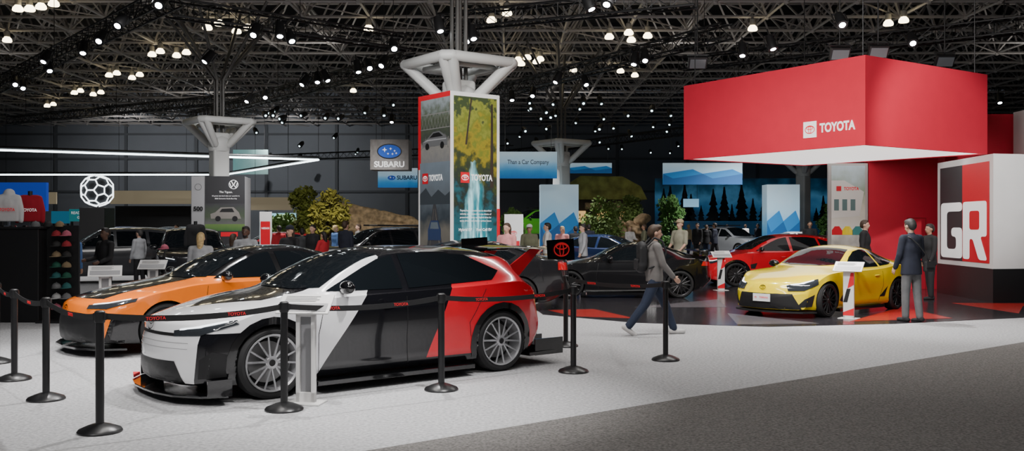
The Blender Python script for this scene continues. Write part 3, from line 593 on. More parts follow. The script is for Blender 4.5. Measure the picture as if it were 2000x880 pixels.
e=NX(fm); st=e.noise((11,1,1.3)); wb=e.noise((2,1,1.6)); dist=e.op('ABSOLUTE',e.lin(e.x,1,wb,.55,-.27)); mk=e.op('MULTIPLY',e.lin(dist,-1,e.z,-.2,.74),7.0)
mk=e.op('MINIMUM',e.op('MAXIMUM',mk,0),1); mk=e.AND(mk,e.lt(e.lin(e.z,1,wb,.8,-.4),3.3),e.gt(e.lin(e.z,1,wb,.8,-.4),1.2)); sk=e.op('MINIMUM',e.op('MAXIMUM',e.op('MULTIPLY',e.op('SUBTRACT',st,.42),4.5),0),1)
wc=e.mix(sk,(.01,.19,.24),(.45,.85,.92)); fin=e.mix(mk,fm.node_tree.nodes['ramp'].outputs[0],wc); e.out(fin); e.nt.links.new(fin,e.b.inputs['Emission Color'])
wf=f.rect('waterfall_picture',-.62,.62,.35,zt-.1,fm)
f.poly('tree_trunk',[(.42,2.6),(.52,2.6),(.5,4.6),(.45,4.6)],M('trunk print',(.03,.02,.012),.6),.006,wf); f.poly('tree_trunk',[(-.3,3.6),(-.25,3.6),(-.1,4.7),(-.14,4.7)],M('trunk print'),.006,wf)
f.poly('red_corner',[(.2,.0),(.71,.0),(.71,2.1),(.62,2.1),(.62,1.2)],RED,.008)
f.rect('emblem_tile',-.43,-.18,2.7,2.95,RED,.01); f.emblem(-.305,2.825,.2,WEM,.014); f.text('TOYOTA',.17,2.825,.2,WEM,.03,w=.62)
for k,tx in enumerate(('Toyota has a commitment to electrified','vehicles with more than one choice of','powertrain, battery and hybrid drive for','every driver and a lower carbon future')): f.text(tx,-.0,2.05-.08*k,.06,WEM,0,w=.9)
f.text('Hybrid EV',-.3,1.6,.09,WEM,.02); f.text('Fuel Cell EV',.24,1.6,.09,WEM,.02)
f=Face(w,(-hs,0,0),(0,-1,0),(-1,0,0)); f.rect('red_border',-.71,.71,3.05,zt,RED,.004)
up=f.rect('city_car_picture',-.58,.71,3.2,zt-.12,GRAD('bridge picture',[(0,(.2,.2,.2)),(.25,(.26,.25,.23)),(.36,(.05,.06,.05)),(.7,(.08,.10,.06)),(1,(.26,.30,.32))],'Z',.6,7,.5,.05),.008)
SPR=M('strut print',(.22,.22,.21),.6)
for k in range(9):
    for s_ in (-1,1): x_=-.5+.14*k; f.poly('bridge_strut',[(x_-.07*s_-.006,4.0),(x_-.07*s_+.006,4.0),(x_+.07*s_+.006,4.35),(x_+.07*s_-.006,4.35)],SPR,.011,up)
for z_ in (4.0,4.35): f.rect('bridge_beam',-.58,.71,z_-.012,z_+.012,SPR,.012,up)
f.poly('picture_car',[(-.50,3.58),(-.50,3.70),(-.30,3.77),(-.02,3.92),(.26,3.93),(.5,3.82),(.6,3.74),(.6,3.58)],M('car print',(.16,.165,.17),.35),.014,up); f.poly('picture_window',[(-.18,3.79),(.0,3.89),(.24,3.90),(.42,3.80)],BLK,.016,up); f.poly('picture_highlight',[(-.46,3.69),(-.28,3.755),(.55,3.745),(.55,3.72),(-.2,3.72)],M('highlight print',(.4,.41,.42),.4),.016,up)
for a_ in (-.28,.38): f.poly('picture_wheel',[(a_+.085*cos(pi*t/6),3.59+.085*sin(pi*t/6)) for t in range(12)],BLK,.017,up)
lo=f.rect('road_picture',-.62,.71,.3,3.2,GRAD('road picture',[(0,(.05,.05,.055)),(.42,(.14,.13,.11)),(.55,(.03,.04,.05)),(.72,(.10,.12,.14)),(1,(.16,.2,.24))],'Z',.25,3,.5,.1),.008)
f.poly('road',[(-.55,.3),(.65,.3),(.1,2.2),(-.02,2.2)],M('road print',(.045,.045,.05),.6),.010,lo)
f.poly('mountain_print',[(-.62,2.2),(-.62,2.45),(-.35,2.6),(-.1,2.38),(.2,2.55),(.5,2.4),(.71,2.5),(.71,2.2)],M('far hill print',(.035,.045,.055),.6),.010,lo)
for s_ in (-1,1): f.poly('road_line',[(.04+s_*.40,.3),(.06+s_*.41,.3),(.045+s_*.03,2.1),(.04+s_*.03,2.1)],M('lane print',(.3,.28,.2),.6),.012,lo)
f.poly('picture_car',[(-.25,1.35),(-.25,1.6),(-.12,1.82),(.2,1.82),(.32,1.6),(.32,1.35)],M('blue car print',(.03,.05,.12),.4),.014,lo); f.poly('picture_window',[(-.16,1.62),(-.1,1.78),(.18,1.78),(.24,1.62)],M('pane print',(.12,.15,.18),.4),.016,lo)
f.rect('emblem_tile',-.50,-.25,2.7,2.95,RED,.012); f.emblem(-.375,2.825,.2,WEM,.016); f.text('TOYOTA',.1,2.825,.2,WEM,.03,z=.016,w=.6)
# left banner column
w=thing('column_wrap','charcoal banner panel with small car picture on the left column','column wrap',(-10.85,35.4,0),R(8))
part('wrap_body',MB().box((0,0,1.75),(1.9,1.6,3.5)),M('wrap grey',(.30,.30,.31),.5),w,bev=.02)
f=Face(w,(.0,-.81,0),(1,0,0),(0,-1,0)); bp=f.rect('banner',-.46,.95,.2,3.5,M('banner charcoal',(.022,.022,.025),.5),.006)
f.text('The Tiguan.',.28,2.92,.1,WEM,0); f.text("It's great, but don't take our word for it.",.28,2.78,.06,WEM,0); f.text('2025 Consumer Guide Best Buy',.28,2.68,.06,WEM,0)
mb=MB(); mb.ring(.55,3.2,.17,.17,.02,f.m,.012); part('round_emblem',mb,WEM,w,fix=False)
for pts in ([(-.1,.13),(-.06,.13),(0,.0),(.06,.13),(.1,.13),(.02,-.03),(-.02,-.03)],[(-.15,.05),(-.12,.06),(-.07,-.09),(-.02,.0),(.02,.0),(.07,-.09),(.12,.06),(.15,.05),(.08,-.14),(0,-.03),(-.08,-.14)]): f.poly('emblem_letter',[(.55+a_,3.2+b_) for a_,b_ in pts],WEM,.013)
f.rect('picture_ground',-.46,.95,1.75,2.5,GRAD('street dusk',[(0,(.10,.10,.10)),(.4,(.05,.07,.04)),(1,(.03,.03,.035))],'Z',.4,4),.008,bp)
f.poly('picture_car',[(-.25,1.95),(-.27,2.12),(-.1,2.18),(.1,2.36),(.55,2.37),(.74,2.18),(.82,1.95)],M('pearl print',(.2,.185,.17),.4),.010,bp); f.poly('picture_window',[(.05,2.19),(.14,2.31),(.5,2.33),(.58,2.19)],BLK,.013,bp)
for a_ in (0,.6): f.poly('picture_wheel',[(a_+.1*cos(pi*t/6),1.95+.1*sin(pi*t/6)) for t in range(12)],BLK,.014,bp)
f.rect('green_band',-.46,.95,1.5,1.75,GRAD('meadow print',[(0,(.04,.12,.03)),(1,(.12,.2,.05))],'Z',.4,6),.009,bp); f.rect('red_tab',.1,.7,1.3,1.46,RED,.012,bp)
f.text('500',-.70,2.3,.22,BLK,.04); mb=MB(); mb.ring(-.70,3.1,.12,.12,.012,f.m,.012); part('round_emblem',mb,BLK,w,fix=False)
# ---------------- red canopy
rf=M('red fabric',(.60,.012,.038),.8,nz=.03,ns=3)
w=thing('display_canopy','huge red box canopy with white underside above the stage','canopy',(7.46,20,0),R(34)); X,Y=4.7,5.4; z0,z1=3.4,5.3
part('red_skin',MB().box((X/2,.03,(z0+z1)/2),(X,.06,z1-z0)).box((X/2,Y-.03,(z0+z1)/2),(X,.06,z1-z0)).box((.03,Y/2,(z0+z1)/2),(.06,Y-.12,z1-z0)).box((X-.03,Y/2,(z0+z1)/2),(.06,Y-.12,z1-z0)),rf,w)
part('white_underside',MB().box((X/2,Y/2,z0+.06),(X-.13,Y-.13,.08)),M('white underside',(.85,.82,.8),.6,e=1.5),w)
part('top_frame',MB().tube((0.1,.1,z1-.1),(X-.1,Y-.1,z1-.1),.04).tube((X-.1,.1,z1-.1),(.1,Y-.1,z1-.1),.04),trm,w)
part('hanging_cables',MB().tube((.2,.2,z1-.1),(.2,.2,10.1),.012).tube((X-.2,.2,z1-.1),(X-.2,.2,10.1),.012).tube((.2,Y-.2,z1-.1),(.2,Y-.2,10.1),.012).tube((X-.2,Y-.2,z1-.1),(X-.2,Y-.2,10.1),.012),BLK,w)
f=Face(w,(0,0,0),(0,-1,0),(-1,0,0)); f.rect('emblem_tile',-1.60,-1.24,3.66,4.02,WEM,.01); f.emblem(-1.42,3.84,.27,REDT,.014); f.text('TOYOTA',-.70,3.84,.27,WEM,.04,w=.92)
t=thing('red_wall','tall flat red wall with a flush door under the canopy','display wall',(10.45,25.3,0)); part('wall_panel',MB().box((0,.15,1.75),(1.85,.3,3.5)),rf,t)
mb=MB(); [mb.box(c_,d_) for c_,d_ in (((.35,-.004,1.9),(.5,.01,.012)),((.1,-.004,.95),(.012,.01,1.9)),((.6,-.004,.95),(.012,.01,1.9)))]; part('door_outline',mb,M('dark red',(.25,.005,.01),.7),t)
t=thing('photo_panel','tall framed photo panel with white building and cars beside the red wall','photo panel',(8.98,25.3,0)); part('frame',MB().box((0,.05,1.68),(1.06,.1,3.36)),M('panel frame',(.5,.48,.46),.3,m=.4),t,bev=.01)
f=Face(t,(0,0,0),(1,0,0),(0,-1,0)); ph=f.rect('photo',-.45,.45,.2,3.3,GRAD('street photo',[(0,(.15,.15,.15)),(.3,(.3,.28,.26)),(.45,(.6,.57,.52)),(.62,(.55,.5,.42)),(.75,(.25,.3,.2)),(1,(.5,.6,.65))],'Z',.3,3,.5,.15),.004)
f.poly('picture_building',[(-.45,1.9),(.3,1.95),(.42,2.6),(-.1,2.9),(-.45,2.9)],M('building print',(.75,.72,.68),.6),.006,ph)
for k in range(3): f.rect('picture_window',-.38+.22*k,-.25+.22*k,2.1,2.4,M('window print',(.12,.2,.2),.5),.008,ph)
for a_,m_ in ((-.3,RED),(-.02,yel),(.25,M('teal print',(.05,.25,.25),.5))): f.poly('picture_car',[(a_-.14,1.45),(a_-.14,1.58),(a_-.06,1.68),(a_+.06,1.68),(a_+.14,1.56),(a_+.14,1.45)],m_,.009,ph)
f.rect('emblem_tile',-.32,-.19,2.62,2.75,RED,.012,ph); f.text('TOYOTA',.08,2.68,.12,REDT,.02,w=.4)
# GR block
qq=[(10.52,20.7),(10.74,23.9),(14.2,23.9),(14.0,21.5)]; o=V((12.2,22.4,0)); pq=[(a_-o.x,b_-o.y) for a_,b_ in qq]
t=thing('logo_block','white display block with black and red letter panel on a black base','display block',o); part('block_body',MB().prism(pq,.75,3.27),M('block white',(.76,.75,.74),.5,nz=.03,ns=2),t); part('plinth',MB().prism([(a_*1.01,b_*1.01) for a_,b_ in pq],0,.75),M('plinth black',(.015,.015,.016),.4),t)
A=V((10.74,23.9,0))-o; B=V((10.52,20.7,0))-o; u=(B-A).normalized(); f=Face(t,(A+B)/2,u,u.cross(V((0,0,1))))
CHA=M('panel charcoal',(.03,.03,.034),.5)
f.rect('black_half',-1.42,-.05,.86,3.12,CHA,.008); f.rect('red_half',-.05,1.42,.86,3.12,RED,.008)
sc=lambda pts,x0,r_=.13:[(x0+a_*1.30,.92+b_*.76) for a_,b_ in rpoly(pts,r_)]
f.poly('letter',sc([(0,0),(1.0,0),(1.0,.96),(.5,.96),(.5,.68),(.72,.68),(.72,.28),(.29,.28),(.29,1.47),(1.0,1.47),(1.0,1.75),(0,1.75)],-1.34),WEM,.016)
f.poly('letter',sc([(0,0),(.29,0),(.29,.62),(.42,.62),(.68,0),(1.02,0),(.74,.70),(1.0,.70),(1.0,1.75),(0,1.75)],.0,.09),WEM,.016); f.poly('letter_counter',sc([(.29,.90),(.71,.90),(.71,1.47),(.29,1.47)],.0,.09),RED,.02)
tag(part('red_block',MB().prism([(11.75,25.7),(11.75,29),(13.9,29),(13.9,25.7)],0,4.72),rf),'red tower block behind the white letter block','display block')
tag(part('white_block',MB().prism([(13.55,24.6),(13.55,25.6),(17,25.6),(17,24.6)],0,4.75),MC['block white']),'white tower block at the right edge behind the letter block','display block')
# ---------------- hung signs, banners
def sign(name,label,cat,px0,px1,py0,py1,d,mat,th=.12,hang=1,rz=0):
    a=PD(px0,py1,d); b=PD(px1,py0,d); t=thing(name,label,cat,((a.x+b.x)/2,d,a.z if hang else 0),rz); w=b.x-a.x; h=b.z-(a.z if hang else 0)
    part('panel',MB().box((0,th/2,h/2),(w,th,h)),mat,t)
    if hang==1: [part('cable',MB().tube((s_*w*.4,th/2,h),(s_*w*.4,th/2,10.12-a.z),.012,n=4),BLK,t) for s_ in (-1,1)]
    if hang==2: [part('leg',MB().box((s_*w*.4,th/2,-a.z/2),(.08,.08,a.z)),BLK,t) for s_ in (-1,1)]
    return t,Face(t,(0,-.002,h/2),(1,0,0),(0,-1,0)),w,h
t,f,w_,h_=sign('hanging_sign','square weathered wood sign with blue oval star badge','sign',723,798,272,331,36,GRAD('weathered wood',[(0,(.12,.11,.10)),(.5,(.3,.28,.27)),(1,(.18,.17,.16))],'X',.6,6),1.2)
el=f.poly('oval_badge',[(.44*cos(k*pi/16),.12+.26*sin(k*pi/16)) for k in range(32)],M('badge blue',(.02,.08,.4),.3,e=.4),.006); mb=MB(); mb.ring(0,.12,.47,.29,.04,f.m,.01); part('badge_rim',mb,CHR,t,fix=False)
def star(x,y,r,f,par): f.poly('star',[(x+(r if k%2==0 else r*.35)*cos(k*pi/4),y+(r if k%2==0 else r*.35)*sin(k*pi/4)) for k in range(8)],WEM,.012,par)
for x,y,r_ in ((-.18,.18,.1),(.05,.22,.06),(.2,.14,.05),(.12,.02,.05),(-.05,.03,.05),(.26,.05,.05)): star(x,y,r_,f,el)
f.text('SUBARU',0,-.38,.3,WEM,.03,w=1.15)
mtn=GRAD('mountain banner',[(0,(.01,.14,.45)),(.25,(.03,.25,.55)),(.45,(.16,.42,.66)),(.6,(.36,.58,.75)),(1,(.5,.66,.75))],'Z',.35,1.2,.6,.4)  # emission in the print stands in for blue light on the banners
t,f,w_,h_=sign('hanging_banner','long pale blue banner behind the printed column on its left','banner',738,815,328,366,40,mtn); el=f.poly('oval_badge',[(-.25+.17*cos(k*pi/12),.1*sin(k*pi/12)) for k in range(24)],MC['badge blue'],.006); star(-.3,.02,.05,f,el); star(-.17,.0,.03,f,el); f.text('SUBARU',.4,0,.24,M('navy lettering',(.01,.03,.12),.5),.025,w=.85)
t,f,w_,h_=sign('hanging_banner','long pale blue banner with dark writing right of the printed column','banner',975,1088,296,348,40,mtn); f.text('Than a Car Company',0,.12,.26,M('grey lettering',(.02,.05,.10),.5),.01,w=1.75)
def peaks(f,w,h,par=None,cols=((.02,.2,.5),(.01,.1,.3))):
    for j,cc in enumerate(cols):
        b=-h/2; pts=[(-w/2,b)]+[(-w/2+w*k/8,b+h*(.5-.22*j+.28*((k*5+j*3)%4)/4)) for k in range(9)]+[(w/2,b)]; f.poly('mountain_print',pts,M('ridge %d'%j,cc,.6,e=.35),.005+.003*j,par)  # ridges glow too, blue light put into their colour
for l,a in (('wide blue mountain banner hanging left of the red canopy',(1295,1450,318,360,48)),('short blue banner hanging further right of the dark hut',(1110,1195,318,338,56))):
    t,f,w_,h_=sign('hanging_banner',l,'banner',*a,mtn); peaks(f,w_,h_)
for l,a in (('blue mountain panel wrapped on the distant column right of the printed column',(1055,1130,360,470,43.5)),('blue mountain panel standing right of the forest screen',(1498,1562,360,470,50))):
    t,f,w_,h_=sign('standing_panel',l,'panel',*a,mtn,1.0,0); peaks(f,w_,h_*.7)
t,f,w_,h_=sign('forest_screen','wide dark blue forest screen at the back of the hall','screen',1280,1632,348,470,72,GRAD('dusk forest',[(0,(.002,.006,.012)),(.4,(.004,.022,.05)),(.6,(.012,.06,.13)),(.75,(.03,.10,.18)),(.88,(.005,.03,.06)),(1,(.002,.01,.02))],'Z',.7,.6,.6,.8),.3,0)
fir=M('dark fir print',(.002,.010,.016),.7)
for k in range(17):
    g=random.Random(k); x=-w_/2+.5+(w_-1)*k/16.5+g.uniform(-.2,.2); hh=g.uniform(1.0,3.0); wd_=hh*.2+.12; n=6; R_=[]; L_=[]
    for i in range(n):
        y0=-.6+hh*i/n; r0=wd_*(1-i/n)*g.uniform(.8,1.1); R_+=[(x+r0,y0),(x+r0*.55,y0+hh/n*.8)]; L_+=[(x-r0*g.uniform(.85,1.1),y0),(x-r0*.55,y0+hh/n*.8)]
    f.poly('tree_print',R_+[(x,-.6+hh)]+L_[::-1],fir,.01)
sign('lit_sign','small pale blue lit sign low on the forest screen','sign',1335,1365,388,404,68,M('pale blue glow',(.25,.5,.7),.5,e=.7))
sign('lit_sign','pale teal lit screen behind the left column','sign',455,523,292,340,72,GRAD('teal screen',[(0,(.2,.45,.45)),(1,(.4,.62,.6))],'X',.4,2,.5,.5))
for l,a,cc in (('teal sign behind the merchandise stand with white words','135 178 408 432 41',(.015,.16,.18)),('blue screen above the merchandise stand at the left edge','-10 90 356 412 22',(.01,.04,.30)),('dark teal screen beside the white light ball','100 135 412 436 46',(.02,.12,.2))):
    t,f,w_,h_=sign('display_screen',l,'screen',*[float(k) for k in a.split()],M('screen '+l[:9],cc,.4,e=.6),hang=2)
    if 'teal sign' in l: f.text('READY TO',0,.1,.16,WEM,.02); f.text('GO',0,-.1,.16,WEM,.02)
t,f,w_,h_=sign('standing_panel','slim white stand panel with red print left of the round trees','panel',507,530,413,500,34,WHT,.08,0); f.rect('red_print',-.17,.17,-.5,.75,RED,.006); f.text('NISSAN',0,.5,.1,WEM,.02,w=.28)
t,f,w_,h_=sign('standing_panel','small white notice panel right of the printed column','panel',985,1022,418,480,36,WHT,.08,0); f.emblem(0,.35,.24,REDT); f.rect('red_print',-.22,.22,-.3,.05,RED,.006)
sign('standing_panel','bright green and yellow lit panel near the left trees','panel',530,578,416,470,46,GRAD('meadow screen',[(0,(.1,.3,.05)),(.5,(.4,.5,.08)),(1,(.2,.5,.6))],'Z',.5,2,.5,.5),.1,0)
for k,(a,b,y0,y1) in enumerate(((0,110,375,398),(215,380,372,398),(490,570,385,410))):
    sign('lit_sign',('beige lit fascia strip at the far left edge','beige lit fascia strip right of the white light ball','beige lit fascia strip right of the charcoal banner')[k],'sign',a,b,y0,y1,66,M('beige fascia',(.35,.29,.19),.6,e=.3))
sign('entrance_block','black entrance block below the beige fascia right of the light ball','display block',225,372,402,480,68,M('entrance black',(.01,.01,.011),.7),1.0,0)
q=[PZ(-60,291,5),PZ(622,312,5),PZ(440,341,5.0),PZ(-60,341,5)]; t=thing('light_outline','white glowing tube outline hanging high over the left stands','light fitting',(q[1].x,q[1].y,0)); off=V((q[1].x,q[1].y,0))
for a,b in ((0,1),(1,2),(2,3)):
    part('light_tube',MB().cap(q[a]-off,q[b]-off,.045,n=8),M('tube glow',(.85,.97,1),.4,e=6),t,sm=60); part('carrier_rail',MB().cap(q[a]-off+V((0,0,.12)),q[b]-off+V((0,0,.12)),.06,n=6),house,t,sm=60)
    part('hanger',MB().tube(q[b]-off+V((0,0,.12)),q[b]-off+V((0,0,5.1)),.012,n=4),house,t)
# soccer ball light
ph_=(1+5**.5)/2; iv=[V(p).normalized() for p in ((0,1,ph_),(0,1,-ph_),(0,-1,ph_),(0,-1,-ph_),(1,ph_,0),(1,-ph_,0),(-1,ph_,0),(-1,-ph_,0),(ph_,0,1),(ph_,0,-1),(-ph_,0,1),(-ph_,0,-1))]
adj=[(i,j) for i in range(12) for j in range(12) if i!=j and (iv[i]-iv[j]).length<1.1]; tv={e_:iv[e_[0]].lerp(iv[e_[1]],1/3) for e_ in adj}
c0=PD(190,372,38); t=thing('ball_light','white glowing football-shaped lattice lamp on a dark stand','light fitting',(c0.x,c0.y,0)); mb=MB(); rr=.64/tv[adj[0]].length
for i,j in adj:
    if i<j: mb.cap(tv[(i,j)]*rr+V((0,0,c0.z)),tv[(j,i)]*rr+V((0,0,c0.z)),.028,n=6)
    for k in range(12):
        if (i,k) in tv and (j,k) in tv and j<k: mb.cap(tv[(i,j)]*rr+V((0,0,c0.z)),tv[(i,k)]*rr+V((0,0,c0.z)),.028,n=6)
part('lattice',mb,M('ball glow',(.9,.97,1),.4,e=3),t,sm=60); part('back_occluder',MB().ell((0,0,c0.z),(.57,.57,.57),20,14),M('ball occluder',(.02,.022,.026),.9),t,sm=60); part('stand',MB().box((0,0,(c0.z-.68)/2),(1.0,1.0,c0.z-.68)).tube((0,0,c0.z-.7),(0,0,c0.z-.6),.06),BLK,t,bev=.03)  # dark sphere added inside the hollow ball to hide the far struts
# ---------------- trees, log, rocks, hut
def tree(label,px,d,h,w,col,nm,z0=.6):
    x=(px-1000)*d/F; t=thing('tree',label,'tree',(x,d,0)); tr=MB().tube((0,0,0),(0,0,h*.5),.09,.05); fo=MB(); cl=[(V((0,0,h*.6)),w*.4)]
    for k in range(13): a=rnd.uniform(0,6.28); cl.append((V((cos(a)*w*.28,sin(a)*w*.28,rnd.uniform(z0+.3,h-.4))),w*rnd.uniform(.18,.28)))
    cl.append((V((0,0,h-.35)),w*.2))
    for c_,r_ in cl:
        tr.tube((0,0,min(h*.5,c_.z-.2)),c_,.03,.012,n=5)
        for k in range(150):
            p=V((rnd.gauss(0,1),rnd.gauss(0,1),rnd.gauss(0,1))).normalized()*r_*rnd.uniform(.55,1.15)+c_; a=V((rnd.gauss(0,1),rnd.gauss(0,1),rnd.gauss(0,1))).normalized()*.11; b=a.orthogonal().normalized()*.055
            fo.add([p-a,p+b,p+a,p-b],[[0,1,2,3]])
    part('trunk',tr,M('bark',(.06,.04,.025),.9,nz=.3,ns=8),t); part('foliage',fo,M(nm,col,.7,nz=.5,ns=1.5),t,fix=False)
tree('round olive-green tree left of the pair beside the log',600,41.5,3.4,1.8,(.16,.19,.025),'olive leaves'); tree('round yellow-green tree right of the pair beside the log',644,38.6,3.2,1.6,(.22,.20,.025),'yellow leaves')
tree('small bushy green tree near the green lit panel',555,44,2.3,1.5,(.09,.17,.03),'green leaves'); tree('leafy green tree left of the dark hut',1172,46,3.0,2.2,(.11,.18,.03),'deep leaves'); tree('slim green tree right of the stump',1312,47,3.3,1.3,(.06,.16,.03),'slim leaves')
tree('tall pale green tree behind the dark hut',1228,50,3.4,1.4,(.12,.18,.04),'pale leaves'); tree('low shrub at the foot of the printed column',1000,42,2.6,1.0,(.09,.17,.03),'green leaves'); tree('dark tree by the mountain panel under the canopy',1618,52,3.0,1.2,(.06,.16,.03),'slim leaves')
ctx=bpy.data.textures.new('rock clouds','CLOUDS'); ctx.noise_scale=.45; ctx.noise_depth=3
def craggy(o,v=.06,st=.35):
    remesh(o,v,1); d=o.modifiers.new('crag','DISPLACE'); d.texture=ctx; d.texture_coords='LOCAL'; d.strength=st; d.mid_level=.5
def lump(n,c,r,seed,sc=1):
    g=random.Random(seed); mb=MB()
    for i in range(n): mb.ell((c[0]+g.uniform(-r[0],r[0]),c[1]+g.uniform(-r[1],r[1])*.5,c[2]*.5+g.uniform(0,r[2])),(g.uniform(.3,.5)*sc*r[0],g.uniform(.3,.6)*sc,g.uniform(.12,.3)*sc),9,6,Matrix.Rotation(g.uniform(-.3,.3),3,'Y'))
    return mb
tan=M('carved wood',(.52,.37,.20),.8,nz=.5,ns=5,bump=.8); rok=M('brown rock',(.32,.225,.13),.9,nz=.6,ns=3,bump=.8)
t=thing('fallen_log','giant pale layered fallen log lying behind the roof-railed black car','log',(-6.1,42,0)); mb=MB()
for k in range(7): z=1.15+.24*k; mb.rev((-1.9+.1*(k%3),.0+.15*(k%2),z),(1,.05*(-1)**k,-.03*k),[(0,.1),(.05,.20),(.7,.22),(1.2,.24),(1.8,.17),(2.4,.2),(3.0,.15),(3.5,.2),(3.75,.1)],9)
o=part('trunk_layers',mb,tan,t,sm=60); craggy(o,.045,.13); part('log_base',MB().box((0,.1,.5),(3.4,.9,1.0)),rok,t,bev=.15)
o=part('rock_stump',lump(26,(0,0,.4),(.95,.9,2.0),3).box((0,.1,.9),(1.3,.6,1.8)),rok); craggy(o); o.location=(5.9,48,0); tag(o,'craggy brown rock stump display near the dark hut','rock')
o=part('rock_mound',lump(16,(0,0,.3),(1.8,1.2,.5),5,1.3).box((0,0,.35),(2.6,.8,.7)),rok); craggy(o,.07,.25); o.location=(1.25,54,0); tag(o,'low rock mound carrying the green off-road car','rock')
t=thing('display_hut','dark timber hut with pitched roof in the tint of yellow-green light in the middle distance','hut',(5.6,60,0)); part('walls',MB().box((0,0,1.7),(4.2,3,3.4)),M('hut timber',(.06,.045,.03),.8,nz=.3,ns=2),t); part('roof',MB().prism([(-2.7,3.3),(2.7,3.3),(2.3,4.1),(1.2,4.7),(-1.4,4.75),(-2.4,4.1)],-1.9,1.9,Matrix.Rotation(pi/2,4,'X')),M('hut lit roof tint',(.30,.30,.07),.8,nz=.4,ns=2),t); part('porch_sign',MB().box((0,-1.6,2.9),(2.2,.1,.4)),tan,t)  # roof colour carries the greenish-yellow light that falls on it
for x_ in (-1.4,0,1.4): part('added_glow_pane',MB().box((x_,-1.52,2.25),(.7,.06,.7)),M('hut added glow',(.9,.55,.2),.5,e=.8),t)  # glowing panes added to give the hut a warm light
# ---------------- merchandise stand
t=thing('merchandise_counter','tall black merchandise counter at the left edge','counter',(-9.2,16.6,0)); part('cabinet',MB().box((-.3,.5,.82),(2.4,1.0,1.64)),M('counter black',(.008,.008,.009),.5),t,bev=.01); part('counter_top',MB().box((-.3,.5,1.66),(2.5,1.06,.04)),BLK,t,bev=.005)
part('cap_rack',MB().box((1.2,.3,.85),(.56,.06,1.7)).box((1.2,.1,.02),(.56,.5,.04)),BLK,t)
cols=[('red',(.3,.02,.03)),('dark green',(.01,.08,.05)),('white',(.4,.4,.4)),('black',(.02,.02,.02)),('teal',(.02,.11,.11)),('pink',(.42,.10,.15)),('tan',(.22,.16,.09)),('grey',(.15,.15,.155))]
def cap_thing(label,loc,rz,cm,grp):
    k=thing('baseball_cap',label,'cap',loc,rz,grp); prof=[(.0,.08),(.03,.079),(.06,.066),(.085,.04),(.095,.01)]
    part('crown',MB().rev((0,0,0),(0,0,1),prof,14),cm,k,sm=60); part('brim',MB().prism([(.07*cos(a),-.04-.105*sin(a)) for a in [pi*i/8 for i in range(9)]],-.004,.008),cm,k,bev=.003); part('button',MB().ell((0,0,.097),(.01,.01,.008),8,5),cm,k)
ordn=['top','second','third','fourth','fifth','sixth','seventh','eighth']
for i in range(8):
    for j in range(2):
        n,cc=cols[(i*3+j*5)%8]; cap_thing(f'{n} cap in the {ordn[i]} row of the rack, {("left","right")[j]} column',(-8.07+.18*j,16.78,1.52-.185*i),R(rnd.uniform(-25,25)),M('cap '+n,cc,.8),'caps on the merchandise rack')
for x,n,cc in ((-8.5,'grey',cols[7][1]),(-8.28,'black',cols[3][1]),(-8.07,'tan',cols[6][1])): cap_thing(f'{n} cap lying on the counter top',(x,16.9,1.682),R(20),M('cap '+n,cc,.8),'caps on the counter top')
cap_thing('pink cap on a stand beyond the orange sedan',(-6.95,18.95,1.23),R(-30),M('cap pink',(.42,.10,.15),.8),'single caps'); tag(part('cap_stand',MB().tube((0,0,0),(0,0,1.2),.02).rev((0,0,0),(0,0,1),[(0,.15),(.02,.15)],14).ell((0,0,1.22),(.06,.06,.03)),BLK),'black pole stand holding the pink cap','stand').location=(-6.95,18.95,0)
def garment(label,loc,rz,mat,hood=False,txt=None,stand=None,tm=REDT):
    t=thing('display_jacket',label,'jacket',loc,rz); mb=MB().box((0,0,.2),(.32,.13,.42)).ell((0,0,.32),(.175,.085,.16)).cap((-.12,0,.43),(.12,0,.43),.055,.055)
    for sg in (1,-1): mb.cap((sg*.155,0,.42),(sg*.21,-.01,.2),.055,.05).cap((sg*.21,-.01,.2),(sg*.215,-.03,.0),.05,.042)
    if hood: mb.ell((0,.02,.50),(.10,.085,.085))
    o=part('garment',mb,mat,t); remesh(o,.015,6)
    z_=-loc[2]+(1.68 if not stand else 0)
    part('neck_form',MB().tube((0,0,.43),(0,0,.55),.04),BLK,t); part('stand_pole',MB().tube((0,0,.1),(0,0,z_),.025).rev((0,0,z_),(0,0,1),[(0,.13),(.02,.12)],16),CHR,t)
    if txt: Face(t,(0,-.088,.2),(1,0,0),(0,-1,0)).text(txt,0,0,.075,tm,.02,w=.26)
garment('white hooded jacket with red lettering on the counter top',(-9.03,17.0,1.78),R(10),M('white cotton',(.62,.62,.63),.9,nz=.05,ns=8),True,'TOYOTA'); garment('red jacket on the counter top beside the white hooded one',(-8.84,17.38,1.78),R(15),M('red cotton',(.38,.01,.025),.9,nz=.05,ns=8),False,'TOYOTA',None,WEM)
garment('black jacket on a pole form behind the blonde person',(-7.35,22,1.25),R(10),M('black cotton',(.015,.015,.017),.9,nz=.1,ns=8),stand=True)
